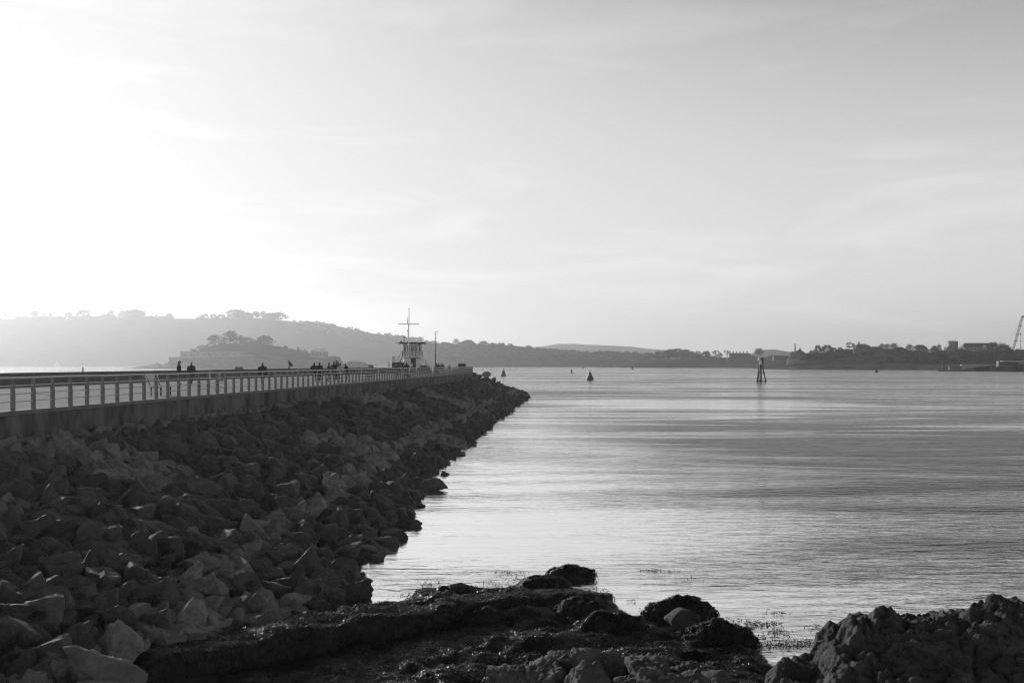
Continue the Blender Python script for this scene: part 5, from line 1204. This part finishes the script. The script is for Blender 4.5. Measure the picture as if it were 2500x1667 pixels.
# loose weed afloat
fl = MB(); rgf = np.random.default_rng(8)
for px, py, rx, ry, n in ((1245, 1397, .35, .10, 90), (1280, 1415, .5, .25, 60), (1590, 1392, .28, .10, 60), (1640, 1394, .2, .06, 20), (1465, 1440, .3, .1, 30), (1765, 1513, .5, .1, 70), (1838, 1522, .25, .14, 120), (1820, 1556, .6, .10, 160), (1890, 1522, .25, .06, 50), (1895, 1541, .25, .12, 80), (1900, 1497, .3, .05, 30), (1955, 1567, .4, .12, 160), (1920, 1575, .6, .1, 120), (1840, 1575, .5, .12, 140), (870, 1470, .25, .3, 120), (880, 1440, .25, .12, 30), (1010, 1455, .35, .15, 90), (1050, 1425, .3, .08, 40), (862, 1487, .3, .12, 160), (1540, 1466, .1, .05, 12), (1680, 1412, .5, .2, 24), (1580, 1490, .2, .1, 20), (1210, 1425, .4, .15, 60), (1990, 1530, .3, .1, 40)):
    x, y, _ = G(px, py, .02); B = np.stack((x + rgf.normal(size=n) * rx * .6, y + rgf.normal(size=n) * ry * 1.3, np.full(n, .012)), -1); fronds(fl, B, np.tile([0, 0, 1.0], (n, 1)), rgf, (.04, .12), (.006, .014), -.05, .35)
tag(fl.build('floating_seaweed', M_WEED), 'loose scraps of seaweed floating along the water edge', 'seaweed', kind='stuff')
# weed hanging on the dark boulders of the slope
wm = MB(); rgw = np.random.default_rng(18)
for x, d_, z, sz in weedspots:
    if d_ > 60: continue
    n = int(300 * (sz / .5) ** 1.5 * min(1, (22 / d_) ** 2)); D = rgw.normal(size=(n, 3)); D[:, 2] = np.abs(D[:, 2]) * 1.2 + .25; D[:, 1] -= .25; D /= np.linalg.norm(D, axis=1)[:, None]
    D = D[fbm(D * 1.4 + x, 2, 12) > -.12]
    B = np.array([x, d_, z]) + D * sz * np.array([.60, .56, .47]); fronds(wm, B, D, rgw, (.035, .12), (.005, .012), .9, .3, seg=2)
tag(wm.build('hanging_weed', M_WEED), 'shaggy dark weed draped over the middle band of slope boulders', 'seaweed', kind='stuff')

# pitted limestone crags
def crag_field(xs, ys, fz, seed, cell=.55, lobe=.16, fine=.05):
    X, Y = np.meshgrid(xs, ys); Z = fz(X, Y); p = np.stack((X, Y, Z * .5), -1)
    w = p + .30 * np.stack((fbm(p * 1.3, 3, seed), fbm(p * 1.3 + 9, 3, seed + 1), 0 * X), -1)
    out = Z.copy()
    for c, crack, step, k in ((cell * 1.7, .9, 1.0, 3.0), (cell * .75, .55, .45, 3.4), (cell * .3, .28, .22, 3.0)):
        f1, f2, idn = worley(w / c, seed + int(c * 100)); e = np.clip((f2 - f1) * k, 0, 1)
        out += lobe * (crack * (e ** .7 - 1) + step * (np.round(idn * 3) / 3 - .5))
    out += fine * (1.6 * fbm(p * 3.2, 5, seed + 5, .62) + 1.5 * fbm(p * 9, 4, seed + 6, .7))
    return np.stack((X, Y, out), -1)
ox = [(1844, 15.9), (1900, 16.2), (1985, 16.6)]
def outcrop_z(x, y):
    px = CX + F * x / y + 22 * fbm(np.stack((x * 1.6, y * 1.6, 0 * x), -1), 3, 58)
    top = np.interp(px, [1815, 1838, 1872, 1900, 1960, 1990, 2003, 2030, 2070, 2130, 2185, 2230, 2330, 2420, 2600, 2900], [-1.2, -.5, .82, 1.0, .95, 1.0, 1.18, 1.42, 1.52, 1.56, 1.62, 1.66, 1.68, 1.66, 1.64, 1.7])
    back = np.interp(px, [1840, 1990, 2010, 2900], [16.6, 17.0, 17.6, 18.6]); fr = np.clip((back - y) / .5, 0, 1); z = top * fr ** .5 - .9 * (1 - fr) ** 2 - 1.2 * (fr <= 0)
    dn = np.clip((back - .8 - y) / 3.6, 0, 1); z = z - np.where(px > 1995, .95, .9) * dn ** 1.15
    st = fbm(np.stack((x * .7, y * .7, 0 * x), -1), 3, 55); z = z + np.where(z > .4, np.round(st * 4) / 4 * .26, 0)
    return z
OV = crag_field(np.arange(2.2, 13.0, .028), np.arange(11.2, 18.9, .03), outcrop_z, 61, .62, .15, .055)
keep = MB(); keep.grid(OV)
oc = keep.build('outcrop', M_CRAGW, smooth=True); tag(oc, 'big craggy limestone outcrop with deep cracks rising beside the water', 'rock outcrop')
oc['category'] = 'rock outcrop'
CR_ = [(1262, 1640, .62, 1.1, 'pitted limestone rock at the low end of the crag row'), (1330, 1640, .66, 1.0, 'low crag with weathered hollows, second of the row'), (1375, 1608, .74, .8, 'knobbly crag rising behind the low hollowed one'), (1432, 1603, .78, .95, 'highest knobbly crag of the row against the weed'), (1435, 1655, .80, 1.15, 'broad smooth-faced crag in the middle of the row'), (1490, 1630, .62, .8, 'wedge-shaped crag beside the broad smooth one'), (1585, 1632, .72, 1.3, 'wide rounded crag past the dark gap'), (1600, 1665, .85, 1.0, 'domed crag in front of the wide rounded one'), (1665, 1632, .70, .75, 'crag with a dark round hollow near its top'), (1690, 1665, .74, 1.0, 'dark blunt crag ending the row beside the pool'), (1530, 1668, .74, .6, 'small crag wedged before the dark gap')]
for i, (px, py, z, s_, lab) in enumerate(CR_):
    D, Fc = SPH[5]; V, f = rock_shape(700 + i, 5, 9, 10, .20, (1, .8, .78), .28)
    o = MB().add(V * s_ * .52, f).build('crag', M_CRAG, smooth=True); x, y, _ = G(px, py, z); o.location = (x, y, z - .18 * s_); o.rotation_euler = (0, 0, i * 1.3); tag(o, lab, 'crag')
for i, (px, py, z, s_, asp, lab) in enumerate(((140, 1632, 1.0, .60, (1, .85, .8), 'big rounded pale boulder at the corner of the slope, half over the groyne'), (275, 1642, .98, .52, (1.2, .9, .75), 'craggy pale boulder in front of the groyne beside the big rounded one'), (60, 1668, 1.05, .5, (1.1, .9, .7), 'low boulder at the very foot of the slope'), (210, 1672, 1.0, .45, (1.2, .8, .6), 'flat boulder wedged below the two pale ones'))):
    x, y, _ = G(px, py, z); V, f = rock_shape(740 + i, 5, 11, 9, .12, asp, .12); o = MB().add(V * s_, f).build('boulder', M_ROCK, smooth=True); o.location = (x, y, z - .15); o.rotation_euler = (0, .1, i); tag(o, lab, 'boulder')
HAZE = 0.000185
# ------------------------------------------------------------------ the air
hz = MB().box((-4600, -500, -4.0), (4600, 5500, 165)).build('haze', None)
hm = bpy.data.materials.new('haze_air'); hm.use_nodes = True; ht = hm.node_tree; ht.nodes.clear()
ho = ht.nodes.new('ShaderNodeOutputMaterial'); hv = ht.nodes.new('ShaderNodeVolumePrincipled')
hv.inputs['Color'].default_value = (.95, .95, .95, 1); hv.inputs['Density'].default_value = HAZE
hv.inputs['Anisotropy'].default_value = 0.62
ht.links.new(hv.outputs[0], ho.inputs['Volume'])
hz.data.materials.clear(); hz.data.materials.append(hm)
tag(hz, 'pale sea haze lying over the water and hills', 'haze', kind='stuff')
